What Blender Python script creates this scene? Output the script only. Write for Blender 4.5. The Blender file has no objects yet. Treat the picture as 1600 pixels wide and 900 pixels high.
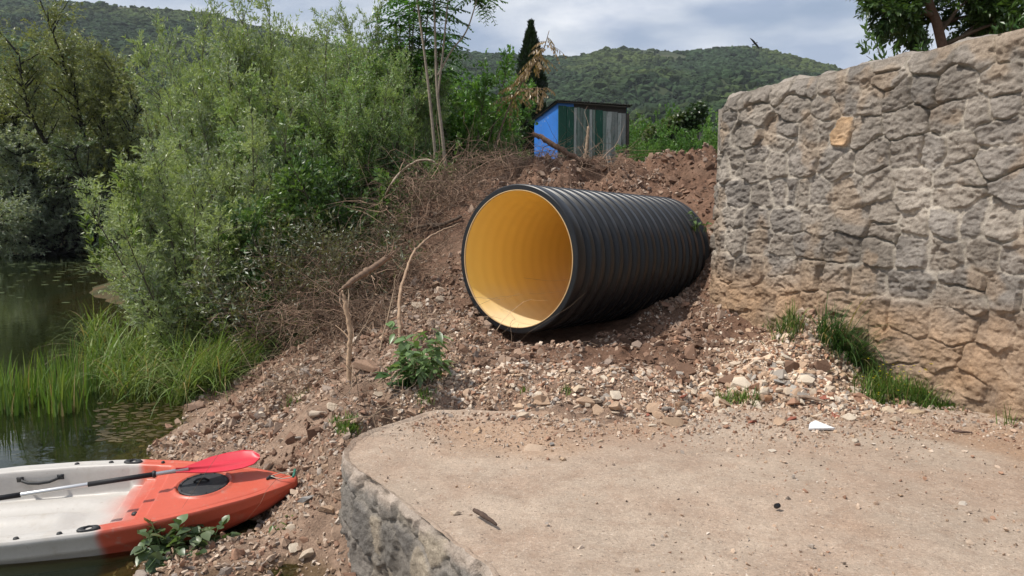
import bpy, bmesh, math, random
import numpy as np
from mathutils import Vector, Matrix
from mathutils.geometry import delaunay_2d_cdt

sc = bpy.context.scene
R = math.radians
# ------------------------------------------------------------------ camera, light, exposure
F = 1232.0                      # focal length in pixels of the 1600 px wide photograph
PITCH = math.atan(120.0 / F)
CAMZ = 1.5
cam_d = bpy.data.cameras.new('camera')
cam_d.sensor_width = 36.0
cam_d.lens = 36.0 * F / 1600.0
cam_d.clip_start = 0.05
cam_d.clip_end = 6000
cam = bpy.data.objects.new('camera', cam_d)
sc.collection.objects.link(cam)
cam.location = (0, 0, CAMZ)
cam.rotation_euler = (math.pi / 2 - PITCH, 0, 0)
sc.camera = cam

SUN_DIR = Vector((-0.53, -0.12, 0.84)).normalized()      # towards the sun
SUN_EL = math.asin(SUN_DIR.z)
SUN_AZ = math.atan2(SUN_DIR.x, SUN_DIR.y)
world = bpy.data.worlds.new('World')
sc.world = world
world.use_nodes = True
wt = world.node_tree
wt.nodes.clear()
wo = wt.nodes.new('ShaderNodeOutputWorld')
bg = wt.nodes.new('ShaderNodeBackground')
sky = wt.nodes.new('ShaderNodeTexSky')
sky.sky_type = 'NISHITA'
sky.sun_disc = False
sky.sun_elevation = SUN_EL
sky.sun_rotation = SUN_AZ
sky.air_density = 1.0
sky.dust_density = 1.5
bg.inputs['Strength'].default_value = 0.092
tc = wt.nodes.new('ShaderNodeTexCoord')
mp = wt.nodes.new('ShaderNodeMapping')
mp.inputs['Scale'].default_value = (1.0, 1.0, 3.2)
mp.inputs['Rotation'].default_value = (0.1, 0.25, 0.5)
n1 = wt.nodes.new('ShaderNodeTexNoise')
n1.inputs['Scale'].default_value = 3.4
n1.inputs['Detail'].default_value = 9
n1.inputs['Roughness'].default_value = 0.58
n1.inputs['Distortion'].default_value = 0.35
rmp = wt.nodes.new('ShaderNodeValToRGB')
rmp.color_ramp.elements[0].position = 0.30
rmp.color_ramp.elements[0].color = (0.30, 0.30, 0.30, 1)
rmp.color_ramp.elements[1].position = 0.66
rmp.color_ramp.elements[1].color = (0.97, 0.97, 0.97, 1)
n2 = wt.nodes.new('ShaderNodeTexNoise')
n2.inputs['Scale'].default_value = 5.5
n2.inputs['Detail'].default_value = 7
cr2 = wt.nodes.new('ShaderNodeValToRGB')
cr2.color_ramp.elements[0].position = 0.37
cr2.color_ramp.elements[0].color = (4.0, 4.8, 6.4, 1)
cr2.color_ramp.elements[1].position = 0.64
cr2.color_ramp.elements[1].color = (9.6, 9.8, 10.2, 1)
mx = wt.nodes.new('ShaderNodeMixRGB')
for a, b in ((tc.outputs['Generated'], mp.inputs['Vector']), (mp.outputs[0], n1.inputs['Vector']),
             (mp.outputs[0], n2.inputs['Vector']), (n1.outputs['Fac'], rmp.inputs['Fac']),
             (n2.outputs['Fac'], cr2.inputs['Fac']), (rmp.outputs[0], mx.inputs['Fac']),
             (sky.outputs[0], mx.inputs['Color1']), (cr2.outputs[0], mx.inputs['Color2']),
             (mx.outputs[0], bg.inputs['Color']), (bg.outputs[0], wo.inputs['Surface'])):
    wt.links.new(a, b)

sun_d = bpy.data.lights.new('sun', 'SUN')
sun_d.energy = 4.2
sun_d.angle = R(2.2)
sun_d.color = (1.0, 0.95, 0.87)
sun = bpy.data.objects.new('sun', sun_d)
sc.collection.objects.link(sun)
sun.rotation_euler = SUN_DIR.to_track_quat('Z', 'Y').to_euler()
sun.location = (-20, 5, 30)

vs = sc.view_settings
vs.view_transform = 'Standard'
vs.look = 'None'
vs.exposure = 0.22
vs.gamma = 1.0
vs.use_curve_mapping = False
sc.render.engine = 'CYCLES'
sc.cycles.use_denoising = True
sc.cycles.max_bounces = 8
sc.cycles.diffuse_bounces = 5
sc.cycles.glossy_bounces = 3
sc.cycles.transmission_bounces = 4
sc.cycles.transparent_max_bounces = 8
sc.cycles.volume_bounces = 0

# ------------------------------------------------------------------ survey helpers
cp_, sp_ = math.cos(PITCH), math.sin(PITCH)
def ray(px, py):
    a = (px - 800) / F
    b = (450 - py) / F
    return a, cp_ + b * sp_, -sp_ + b * cp_
def at(px, py, Y):
    d = ray(px, py)
    k = Y / d[1]
    return Vector((d[0] * k, Y, CAMZ + d[2] * k))
def gp(px, py, z):
    d = ray(px, py)
    k = (z - CAMZ) / d[2]
    return Vector((d[0] * k, d[1] * k, z))

# ------------------------------------------------------------------ noise
def _h(ix, iy, iz, seed):
    n = (ix.astype(np.int64) * 374761393 + iy.astype(np.int64) * 668265263 + iz.astype(np.int64) * 2147483647 + seed * 974634777) & 0xFFFFFFFF
    n = ((n ^ (n >> 13)) * 1274126177) & 0xFFFFFFFF
    n = ((n ^ (n >> 16)) * 2246822519) & 0xFFFFFFFF
    return ((n ^ (n >> 15)) & 0xFFFFFF) / float(0xFFFFFF)
def vnoise(x, y, z=None, seed=0):
    x = np.asarray(x, float); y = np.asarray(y, float)
    z = np.zeros_like(x) if z is None else np.asarray(z, float)
    ix, iy, iz = np.floor(x), np.floor(y), np.floor(z)
    fx, fy, fz = x - ix, y - iy, z - iz
    ux, uy, uz = (f * f * f * (f * (f * 6 - 15) + 10) for f in (fx, fy, fz))
    r = 0
    for dx in (0, 1):
        for dy in (0, 1):
            for dz in (0, 1):
                w = (ux if dx else 1 - ux) * (uy if dy else 1 - uy) * (uz if dz else 1 - uz)
                r = r + w * _h(ix + dx, iy + dy, iz + dz, seed)
    return r * 2 - 1
def fbm(x, y, z=None, seed=0, oct=4, gain=0.5):
    a, s, r = 1.0, 1.0, 0
    for o in range(oct):
        r = r + a * vnoise(np.asarray(x) * s, np.asarray(y) * s, None if z is None else np.asarray(z) * s, seed + o * 17)
        a *= gain; s *= 2.03
    return r
def sstep(a, b, x):
    t = np.clip((x - a) / (b - a), 0, 1)
    return t * t * (3 - 2 * t)

# ------------------------------------------------------------------ mesh helpers
def mk(name, V, faces, mat, parent=None, col=None, smooth=False, mats=None):
    V = np.asarray(V, dtype=np.float32).reshape(-1, 3)
    if not isinstance(faces, (list, tuple)) or (len(faces) and isinstance(faces[0], tuple)):
        faces = [np.asarray(faces)]
    faces = [np.asarray(f, dtype=np.int32) for f in faces if len(f)]
    me = bpy.data.meshes.new(name)
    me.vertices.add(len(V))
    me.vertices.foreach_set('co', V.ravel())
    nl = sum(f.size for f in faces)
    npol = sum(len(f) for f in faces)
    me.loops.add(nl)
    me.polygons.add(npol)
    me.loops.foreach_set('vertex_index', np.concatenate([f.ravel() for f in faces]))
    starts, o = [], 0
    for f in faces:
        starts.append(o + np.arange(len(f), dtype=np.int32) * f.shape[1])
        o += f.size
    me.polygons.foreach_set('loop_start', np.concatenate(starts).astype(np.int32))
    me.polygons.foreach_set('use_smooth', np.full(npol, bool(smooth)))
    if col is not None:
        ca = me.color_attributes.new('col', 'FLOAT_COLOR', 'POINT')
        c = np.ones((len(V), 4), np.float32)
        c[:, :3] = col
        ca.data.foreach_set('color', c.ravel())
    me.update(calc_edges=True)
    me.validate()
    me.materials.append(mat)
    o = bpy.data.objects.new(name, me)
    sc.collection.objects.link(o)
    if parent is not None:
        o.parent = parent
    return o
def thing(name, label, cat, loc=(0, 0, 0), rot=(0, 0, 0), group=None):
    o = bpy.data.objects.new(name, None)
    sc.collection.objects.link(o)
    o.empty_display_size = 0.1
    o.location = loc
    o.rotation_euler = rot
    return tag(o, label, cat, group)
def tag(o, label, cat, group=None, kind=None):
    o['label'] = label
    o['category'] = cat
    if group: o['group'] = group
    if kind: o['kind'] = kind
    return o
def copy_tree(o, parent=None):
    c = o.copy()
    sc.collection.objects.link(c)
    c.parent = parent
    for ch in list(o.children):
        copy_tree(ch, c)
    return c
class MB:
    """collects pieces of ONE mesh"""
    def __init__(s):
        s.V, s.F3, s.F4, s.C, s.n = [], [], [], [], 0
    def add(s, V, F, col=None):
        V = np.asarray(V, float).reshape(-1, 3)
        F = np.asarray(F, int)
        if len(F):
            (s.F3 if F.shape[1] == 3 else s.F4).append(F + s.n)
        s.V.append(V)
        c = np.ones((len(V), 3))
        if col is not None: c[:] = col
        s.C.append(c)
        s.n += len(V)
    def box(s, c, size, M=None, col=None):
        x, y, z = np.array(size) / 2.0
        V = np.array([(-x, -y, -z), (x, -y, -z), (x, y, -z), (-x, y, -z), (-x, -y, z), (x, -y, z), (x, y, z), (-x, y, z)])
        if M is not None:
            V = V @ np.array(M)[:3, :3].T
        V = V + np.array(c)
        s.add(V, [(0, 3, 2, 1), (4, 5, 6, 7), (0, 1, 5, 4), (1, 2, 6, 5), (2, 3, 7, 6), (3, 0, 4, 7)], col)
    def build(s, name, mat, parent=None, smooth=False):
        fs = []
        if s.F3: fs.append(np.concatenate(s.F3))
        if s.F4: fs.append(np.concatenate(s.F4))
        return mk(name, np.concatenate(s.V), fs, mat, parent, np.concatenate(s.C), smooth)
def nrm(v):
    return v / np.maximum(np.linalg.norm(v, axis=-1, keepdims=True), 1e-9)
def grid_faces(nu, nv, wrap_v=False):
    i = np.arange(nu - 1)[:, None]
    j = np.arange(nv if wrap_v else nv - 1)[None, :]
    j2 = (j + 1) % nv
    a = i * nv + j; b = i * nv + j2; c = (i + 1) * nv + j2; d = (i + 1) * nv + j
    return np.stack([a, b, c, d], -1).reshape(-1, 4)
def tubes(P, Rad, m=5, cap=False):
    """P (N,K,3) polylines, Rad (N,K) radii -> V, F of all the tubes"""
    P = np.asarray(P, float); Rad = np.asarray(Rad, float)
    N, K, _ = P.shape
    T = np.gradient(P, axis=1)
    T = nrm(T)
    ref = np.where(np.abs(T[:, :1, 2:3]) > 0.85, np.array([[[1.0, 0.13, 0]]]), np.array([[[0.1, 0.13, 1.0]]]))
    A = nrm(np.cross(T, np.broadcast_to(ref, T.shape)))
    B = np.cross(T, A)
    th = np.arange(m) * 2 * math.pi / m
    V = P[:, :, None, :] + Rad[:, :, None, None] * (A[:, :, None, :] * np.cos(th)[None, None, :, None] + B[:, :, None, :] * np.sin(th)[None, None, :, None])
    base = grid_faces(K, m, True)
    Fc = (base[None] + (np.arange(N) * K * m)[:, None, None]).reshape(-1, 4)
    return V.reshape(-1, 3), Fc
def capped_tube(mb, pts, rad, m=10, col=None):
    pts = np.asarray(pts, float)
    rad = np.broadcast_to(np.asarray(rad, float), (len(pts),)).copy()
    e0 = pts[0] - (pts[1] - pts[0]) * 1e-3; e1 = pts[-1] + (pts[-1] - pts[-2]) * 1e-3
    P = np.concatenate([[e0], pts, [e1]])
    r = np.concatenate([[rad[0] * .02], rad, [rad[-1] * .02]])
    T = np.gradient(pts, axis=0); T = np.concatenate([[T[0]], T, [T[-1]]])
    T = nrm(T)
    ref = np.array([0, 0, 1.0]) if abs(T[:, 2]).mean() < .8 else np.array([1.0, 0, 0])
    A = nrm(np.cross(T, ref)); B = np.cross(T, A)
    th = np.arange(m) * 2 * math.pi / m
    V = P[:, None] + r[:, None, None] * (A[:, None] * np.cos(th)[None, :, None] + B[:, None] * np.sin(th)[None, :, None])
    mb.add(V.reshape(-1, 3), grid_faces(len(P), m, True), col)
def lathe(mb, prof, c=(0, 0, 0), m=24, axis=None, col=None):
    """prof: (r, h) along local z (or the 3x3 matrix axis)"""
    th = np.arange(m) * 2 * math.pi / m
    V = np.array([[(r * math.cos(t), r * math.sin(t), h) for t in th] for r, h in prof])
    V = V.reshape(-1, 3)
    if axis is not None:
        V = V @ np.array(axis).T
    mb.add(V + np.array(c), grid_faces(len(prof), m, True), col)

# ------------------------------------------------------------------ materials
def mat(name, base=(.5, .5, .5), rough=.85, attr=False, noises=(), bump=None, translucent=0.0, spec=0.3, stains=(), metal=0.0):
    """noises: (scale, amount) brightness variation; stains: (scale, lo, hi, colour, strength); bump: list of (scale, distance)"""
    m = bpy.data.materials.new(name)
    m.use_nodes = True
    nt = m.node_tree
    N, L = nt.nodes, nt.links
    N.clear()
    out = N.new('ShaderNodeOutputMaterial')
    pb = N.new('ShaderNodeBsdfPrincipled')
    pb.inputs['Roughness'].default_value = rough
    pb.inputs['Specular IOR Level'].default_value = spec
    pb.inputs['Metallic'].default_value = metal
    co = N.new('ShaderNodeTexCoord')
    if attr:
        a = N.new('ShaderNodeAttribute'); a.attribute_name = 'col'
        col = a.outputs['Color']
    else:
        r = N.new('ShaderNodeRGB'); r.outputs[0].default_value = (*base, 1)
        col = r.outputs[0]
    for sc_, lo, hi, c, k in stains:
        nz = N.new('ShaderNodeTexNoise'); nz.inputs['Scale'].default_value = sc_; nz.inputs['Detail'].default_value = 8
        nz.inputs['Roughness'].default_value = 0.62
        L.new(co.outputs['Object'], nz.inputs['Vector'])
        mr = N.new('ShaderNodeMapRange'); mr.inputs[1].default_value = lo; mr.inputs[2].default_value = hi
        mr.inputs[3].default_value = 0; mr.inputs[4].default_value = k
        L.new(nz.outputs['Fac'], mr.inputs[0])
        mi = N.new('ShaderNodeMixRGB'); mi.inputs['Color2'].default_value = (*c, 1)
        L.new(mr.outputs[0], mi.inputs['Fac']); L.new(col, mi.inputs['Color1'])
        col = mi.outputs[0]
    for sc_, amt in noises:
        nz = N.new('ShaderNodeTexNoise'); nz.inputs['Scale'].default_value = sc_; nz.inputs['Detail'].default_value = 6
        nz.inputs['Roughness'].default_value = 0.65
        L.new(co.outputs['Object'], nz.inputs['Vector'])
        mr = N.new('ShaderNodeMapRange'); mr.inputs[1].default_value = .25; mr.inputs[2].default_value = .75
        mr.inputs[3].default_value = 1 - amt; mr.inputs[4].default_value = 1 + amt
        L.new(nz.outputs['Fac'], mr.inputs[0])
        vm = N.new('ShaderNodeVectorMath'); vm.operation = 'SCALE'
        L.new(col, vm.inputs[0]); L.new(mr.outputs[0], vm.inputs['Scale'])
        col = vm.outputs[0]
    L.new(col, pb.inputs['Base Color'])
    if bump:
        prev = None
        for sc_, dist in bump:
            nz = N.new('ShaderNodeTexNoise'); nz.inputs['Scale'].default_value = sc_; nz.inputs['Detail'].default_value = 7
            nz.inputs['Roughness'].default_value = 0.65
            L.new(co.outputs['Object'], nz.inputs['Vector'])
            bn = N.new('ShaderNodeBump'); bn.inputs['Distance'].default_value = dist; bn.inputs['Strength'].default_value = 1.0
            L.new(nz.outputs['Fac'], bn.inputs['Height'])
            if prev: L.new(prev, bn.inputs['Normal'])
            prev = bn.outputs[0]
        L.new(prev, pb.inputs['Normal'])
    if translucent:
        tr = N.new('ShaderNodeBsdfTranslucent')
        vm = N.new('ShaderNodeVectorMath'); vm.operation = 'MULTIPLY'; vm.inputs[1].default_value = (1.25, 1.3, 0.6)
        L.new(col, vm.inputs[0]); L.new(vm.outputs[0], tr.inputs['Color'])
        ms = N.new('ShaderNodeMixShader'); ms.inputs[0].default_value = translucent
        L.new(pb.outputs[0], ms.inputs[1]); L.new(tr.outputs[0], ms.inputs[2])
        L.new(ms.outputs[0], out.inputs['Surface'])
    else:
        L.new(pb.outputs[0], out.inputs['Surface'])
    m['pb'] = pb.name
    return m

M_leaf = mat('leaf', attr=True, rough=.36, translucent=.32, spec=.5)
M_grass = mat('grass_blade', attr=True, rough=.5, translucent=.3, spec=.3)
M_bark = mat('bark', attr=True, rough=.9, noises=((30, .35),), bump=((60, .004),))
M_twig = mat('dead_twig', attr=True, rough=.9, noises=((20, .25),))
M_earth = mat('earth', attr=True, rough=.95, spec=.12, noises=((2.2, .22), (14, .34), (70, .34), (160, .2)), bump=((9, .045), (42, .024), (130, .009)))
M_stone = mat('loose_stone', attr=True, rough=.9, spec=.2, noises=((18, .14), (90, .16)), bump=((60, .006),))
M_wallstone = mat('wall_stone', attr=True, rough=.92, spec=.2, noises=((5, .14), (28, .22), (90, .25), (200, .2)), bump=((22, .011), (60, .011), (150, .006)))
M_concrete = mat('dusty_concrete', attr=True, rough=.93, spec=.2,
                 stains=((1.1, .45, .62, (.33, .215, .15), .5), (6, .52, .68, (.30, .205, .145), .5), (60, .58, .66, (.54, .45, .37), .7), (42, .62, .68, (.13, .10, .08), .85), (95, .63, .68, (.10, .08, .065), .8)),
                 noises=((4, .12), (28, .14), (75, .22), (190, .25)), bump=((45, .008), (160, .006)))
M_black_plastic = mat('black_plastic', (.006, .0065, .008), rough=.37, spec=.45, noises=((8, .25),), stains=((3, .56, .8, (.07, .058, .048), .3),))
M_forest = mat('forest_crown', attr=True, rough=.9, spec=.1, noises=((.35, .35), (1.3, .4)), bump=((.9, 1.2),))
M_hill = mat('hillside', (.040, .052, .026), rough=.95, spec=.1, stains=((.012, .52, .64, (.12, .115, .07), .6),), noises=((.05, .3), (.3, .3)))

# ------------------------------------------------------------------ the ground: a surveyed surface
CP = []
def g(px, py, Y): CP.append(tuple(at(px, py, Y)))
# shoreline and the gravel slope at the left
for px, py, z in ((290, 655, -.65), (245, 700, -.65), (215, 890, -.67), (380, 680, -.47), (460, 645, -.27), (540, 602, 0.0),
                  (620, 602, .03), (655, 592, .09), (480, 562, -.08), (560, 502, .28), (620, 462, .5), (645, 545, .2), (700, 505, .3),
                  (500, 850, -.56), (515, 765, -.33), (440, 800, -.52), (330, 880, -.64), (420, 890, -.63), (500, 895, -.64), (528, 684, -.14), (590, 652, -.05), (640, 640, -.03), (620, 695, -.25), (700, 672, -.18), (800, 680, -.15),
                  (700, 630, .0), (800, 602, .1), (900, 572, .17), (900, 622, .07), (1000, 640, .03), (1000, 600, .13), (820, 640, -.005)):
    CP.append(tuple(gp(px, py, z)))
CP += [(-1.86, 5.36, -.68), (-2.2, 5.2, -.75), (-2.6, 5.6, -.72), (-3.0, 5.1, -.86), (-2.7, 4.8, -.78), (-1.85, 4.72, -.62), (-2.05, 4.55, -.635), (-1.7, 4.95, -.60), (-1.2, 4.7, -.60), (-1.35, 4.2, -.64), (-.9, 3.7, -.66), (-.4, 2.9, -.66),
       (-2.0, 3.4, -.72), (-4, 6, -1.0), (-4.6, 8, -1.0), (-6, 5, -1.3), (-6, 2, -1.3), (-8, 10, -1.4)]
g(705, 380, 9.9); g(722, 312, 11.0); g(780, 264, 12.5); g(830, 247, 13.0); g(950, 257, 13.0); g(1050, 247, 13.0); g(1105, 251, 12.6); g(650, 335, 11.0)
g(720, 420, 9.2)
CP += [(0.05, 7.75, .215), (-.62, 8.35, .43), (.55, 8.3, .16), (1.2, 9.2, .14), (1.75, 9.9, .2), (-.1, 9.4, .9), (.6, 10.2, 1.25), (1.3, 11.0, 1.5), (2.2, 10.7, 1.45)]
g(1096, 405, 9.55); g(1000, 484, 8.9); g(1085, 475, 8.55); g(940, 528, 8.0); g(880, 545, 7.6); g(1100, 502, 8.1)
g(1262, 508, 6.95); g(1230, 522, 6.85); g(1200, 538, 7.0); g(1200, 592, 6.3); g(1265, 560, 6.5); g(1290, 580, 6.45); g(1130, 600, 6.4); g(1360, 640, 6.0); g(1450, 625, 6.2); g(1400, 612, 6.5); g(1240, 655, 5.75); g(1530, 645, 5.85); g(1600, 665, 5.6)
CP += [(2.9, 7.6, .30), (3.0, 7.2, .26)]
# below the concrete landing
CP += [(.5, 4, -.55), (2, 3, -.5), (3, 4.6, -.25), (0, 4.8, -.35), (0, 5.4, -.06), (1.5, 5.0, -.25), (1.2, 5.62, .0), (2.2, 5.66, .0), (1, 2, -.6), (3, 1.5, -.5), (0, 0, -.65), (4, -2, -.5), (-2, 0, -.7), (0, -10, -.7), (10, -10, -.4), (3.6, 5.1, -.12)]
# behind the crest, the plateau, behind the wall
CP += [(-.6, 14.5, 1.9), (.6, 15, 2.0), (2, 15.5, 2.0), (4, 15, 2.1), (3.6, 10.5, 2.0), (3.3, 9.0, 1.3), (5, 9, 1.5), (6, 6, 1.2), (8, 12, 2.0), (2, 20, 1.95), (6, 20, 2.0), (-2, 18, 1.3), (20, 20, 2.2), (6, 3, .5), (12, 4, .8)]
# the wooded bank behind the slope and the river beyond
CP += [(-2.6, 9.8, -.1), (-1.9, 11, .45), (-3.4, 10.2, -.5), (-4.3, 10.0, -.74), (-5.2, 11.6, -.80), (-6.2, 12, -.9), (-5.7, 12.9, -.85), (-6.6, 13, -.78), (-5, 13.8, -.1), (-3, 13, .5), (-8.5, 15.8, -.95), (-7.4, 14.4, -1.0), (-6.8, 16.2, -.5), (-5.2, 16.5, .3),
       (-12, 25, -.65), (-9.5, 25, .6), (-4, 25, 1.2), (-17, 35, -.65), (-14, 34, .2), (-24, 43, -.62), (-36, 45, -.62), (-14, 42, .9), (-26, 50, .8), (-40, 50, .5), (-30, 32, -1.8), (-20, 20, -1.8), (-12, 12, -1.8), (-60, 20, -1.8), (-60, 45, -.65), (-60, 52, .5),
       (0, 60, 2.5), (40, 60, 3), (-40, 90, 3), (0, 120, 4), (60, 120, 4), (-100, 90, 4), (40, 0, 1), (-40, 0, -1.8), (-40, -40, -1.8)]
CP = np.array(CP)
def _phi(r): return np.sqrt(r * r + .01)
_d = np.linalg.norm(CP[:, None, :2] - CP[None, :, :2], axis=-1)
_A = _phi(_d) - 1e-3 * np.eye(len(CP))
_n = len(CP)
_S = np.zeros((_n + 3, _n + 3)); _S[:_n, :_n] = _A
_Q = np.c_[np.ones(_n), CP[:, :2]]
_S[:_n, _n:] = _Q; _S[_n:, :_n] = _Q.T
_W = np.linalg.solve(_S, np.r_[CP[:, 2], 0, 0, 0])
def H0(x, y):
    x = np.asarray(x, float).ravel(); y = np.asarray(y, float).ravel()
    out = np.empty_like(x)
    for i in range(0, len(x), 40000):
        a, b = x[i:i + 40000], y[i:i + 40000]
        r = np.sqrt((a[:, None] - CP[None, :, 0]) ** 2 + (b[:, None] - CP[None, :, 1]) ** 2)
        out[i:i + 40000] = _phi(r) @ _W[:_n] + _W[_n] + _W[_n + 1] * a + _W[_n + 2] * b
    far = sstep(110, 180, np.hypot(x, y))
    return out * (1 - far) + np.where(y > 30, 4.0, np.where(x > 5, 1.0, -1.8)) * far
PAD_PX = [(690, 640), (640, 652), (600, 665), (566, 680), (545, 697), (541, 712), (556, 728), (600, 760), (640, 790), (700, 838), (780, 903)]
def pad_amount(x, y):
    # 1 well inside the landing, 0 outside (used only to keep the earth quiet under it)
    return sstep(5.7, 5.3, y) * sstep(-1.0, -.2, x + (y - 4.6) * .6)
def H(x, y):
    x = np.asarray(x, float); shp = x.shape
    x = x.ravel(); y = np.asarray(y, float).ravel()
    z = H0(x, y)
    dry = sstep(-.85, -.45, z)
    near = 1 - sstep(18, 30, np.hypot(x, y))
    rough = dry * (1 - pad_amount(x, y)) * near
    heap = sstep(10.2, 12, y) * sstep(15, 13.2, y) * sstep(-2, -.5, x)      # the tipped earth along the crest
    pipe_bed = np.exp(-((x - 1.0) ** 2 + (y - 8.9) ** 2) / 1.2)
    z = z + rough * (.072 * fbm(x * 1.9, y * 1.9, seed=3, oct=3) * (1 - .7 * pipe_bed) + .022 * fbm(x * 7, y * 7, seed=5, oct=3) + .012 * np.abs(fbm(x * 21, y * 21, seed=9, oct=2)))
    z = z + heap * near * (-.07 + .21 * fbm(x * 2.4, y * 2.4, seed=13, oct=4) + .07 * np.abs(fbm(x * 6, y * 6, seed=15, oct=3)))
    return z.reshape(shp)
def axis_pts(lo, a, b, hi, step):
    fine = np.arange(a, b + 1e-6, step)
    left, right, d = [], [], step
    p = a
    while p > lo:
        d *= 1.16; p -= d; left.append(p)
    p, d = b, step
    while p < hi:
        d *= 1.16; p += d; right.append(p)
    return np.r_[left[::-1], fine, right]
gx = axis_pts(-2500, -5.2, 4.4, 2500, .03)
gy = axis_pts(-400, 3.2, 14.0, 3500, .03)
GX, GY = np.meshgrid(gx, gy, indexing='ij')
GZ = H(GX, GY)
gxy = np.stack([GX.ravel(), GY.ravel(), GZ.ravel()], -1)
def earth_colour(x, y, z):
    n = fbm(x * .9, y * .9, seed=31, oct=4) * .5 + .5
    dirt = np.array([.195, .115, .078])[None] * (1 + .25 * (n[:, None] - .5))
    pale = np.array([.34, .235, .170])[None] * np.ones((len(x), 1))
    # pale crushed stone: the slope by the water and the band at the back of the landing
    slope = sstep(9.4, 7.6, y) * sstep(.2, -.9, x)
    band = sstep(6.75, 6.2, y - .75 * sstep(1.3, 2.3, x)) * sstep(-1.2, 0, x)
    k = np.clip(np.maximum(slope * .85, band * .85) + .30 * (fbm(x * 2.3, y * 2.3, seed=41, oct=4)), 0, 1)[:, None]
    c = dirt * (1 - k) + pale * k
    deep = sstep(-.62, -.95, z)[:, None]
    c = c * (1 - deep) + np.array([.035, .042, .016])[None] * deep
    shal = (sstep(-.60, -.66, z) * (1 - sstep(-.66, -.95, z)))[:, None] * .75
    c = c * (1 - shal) + np.array([.115, .075, .035])[None] * shal
    gr = (np.maximum(sstep(13.6, 15.0, y), sstep(-1.9, -2.7, x + (y - 9) * .0) * sstep(8.7, 9.8, y)) * sstep(-.68, -.58, z))[:, None]
    c = c * (1 - gr) + np.array([.045, .055, .022])[None] * gr
    return c
ground = mk('ground', gxy, grid_faces(len(gx), len(gy)), M_earth, None, earth_colour(gxy[:, 0], gxy[:, 1], gxy[:, 2]), True)
ground['kind'] = 'structure'
def Hs(x, y): return float(H(np.array([x]), np.array([y]))[0])

# ------------------------------------------------------------------ water
WZ = -.65
mw = bpy.data.materials.new('river_water'); mw.use_nodes = True
nt = mw.node_tree; nt.nodes.clear()
o_ = nt.nodes.new('ShaderNodeOutputMaterial')
tr = nt.nodes.new('ShaderNodeBsdfTransparent'); tr.inputs['Color'].default_value = (.62, .60, .40, 1)
gl = nt.nodes.new('ShaderNodeBsdfGlossy'); gl.inputs['Roughness'].default_value = .03; gl.inputs['Color'].default_value = (.92, .95, .9, 1)
df = nt.nodes.new('ShaderNodeBsdfDiffuse'); df.inputs['Color'].default_value = (.022, .034, .014, 1)
fr = nt.nodes.new('ShaderNodeFresnel'); fr.inputs['IOR'].default_value = 1.33
m1 = nt.nodes.new('ShaderNodeMixShader'); m1.inputs[0].default_value = .22
m2 = nt.nodes.new('ShaderNodeMixShader')
tcw = nt.nodes.new('ShaderNodeTexCoord')
mpw = nt.nodes.new('ShaderNodeMapping'); mpw.inputs['Scale'].default_value = (1.0, 1.6, 1)
nzw = nt.nodes.new('ShaderNodeTexNoise'); nzw.inputs['Scale'].default_value = 2.2; nzw.inputs['Detail'].default_value = 3
bw = nt.nodes.new('ShaderNodeBump'); bw.inputs['Distance'].default_value = .006; bw.inputs['Strength'].default_value = .6
for a, b in ((tcw.outputs['Object'], mpw.inputs[0]), (mpw.outputs[0], nzw.inputs['Vector']), (nzw.outputs['Fac'], bw.inputs['Height']),
             (bw.outputs[0], gl.inputs['Normal']), (bw.outputs[0], fr.inputs['Normal']), (tr.outputs[0], m1.inputs[1]), (df.outputs[0], m1.inputs[2]),
             (fr.outputs[0], m2.inputs[0]), (m1.outputs[0], m2.inputs[1]), (gl.outputs[0], m2.inputs[2]), (m2.outputs[0], o_.inputs['Surface'])):
    nt.links.new(a, b)
wat = mk('river', [(-150, -60, WZ), (-1.3, -60, WZ), (-1.3, 60, WZ), (-150, 60, WZ)], [[(0, 1, 2, 3)]][0], mw)
wat['kind'] = 'structure'

# ------------------------------------------------------------------ hills with their woods
def ico(sub):
    bm = bmesh.new(); bmesh.ops.create_icosphere(bm, subdivisions=sub, radius=1)
    V = np.array([v.co for v in bm.verts]); Fc = np.array([[v.index for v in f.verts] for f in bm.faces]); bm.free()
    return V, Fc
ICO2 = ico(2); ICO1 = ico(1)
def hill(name, tbl, Yr, Y0, Yb, z0, umin, umax, nu, nv, rough, seed):
    px = np.array([t[0] for t in tbl], float)
    el = np.array([at(t[0], t[1], 100.0).z - CAMZ for t in tbl]) / 100.0
    us = np.linspace(umin, umax, nu)
    e = np.interp(us * F + 800, px, el)
    ts = np.linspace(0, 1.35, nv)
    U, T = np.meshgrid(us, ts, indexing='ij')
    E = np.repeat(e[:, None], nv, 1)
    Y = np.where(T <= 1, Y0 + (Yr - Y0) * T, Yr + (Yb - Yr) * (T - 1) / .35)
    prof = np.where(T <= 1, T ** 1.25, np.cos((T - 1) / .35 * math.pi / 2))
    X = U * Y
    ridge = CAMZ + E * Yr
    Z = z0 + (ridge - z0) * prof + rough * fbm(X * .008, Y * .008, seed=seed, oct=4) * np.sin(np.clip(T, 0, 1) * math.pi) ** 2
    V = np.stack([X, Y, Z], -1).reshape(-1, 3)
    h = mk(name, V, grid_faces(nu, nv), M_hill, None, None, True)
    h['kind'] = 'structure'
    return X, Y, Z
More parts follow.
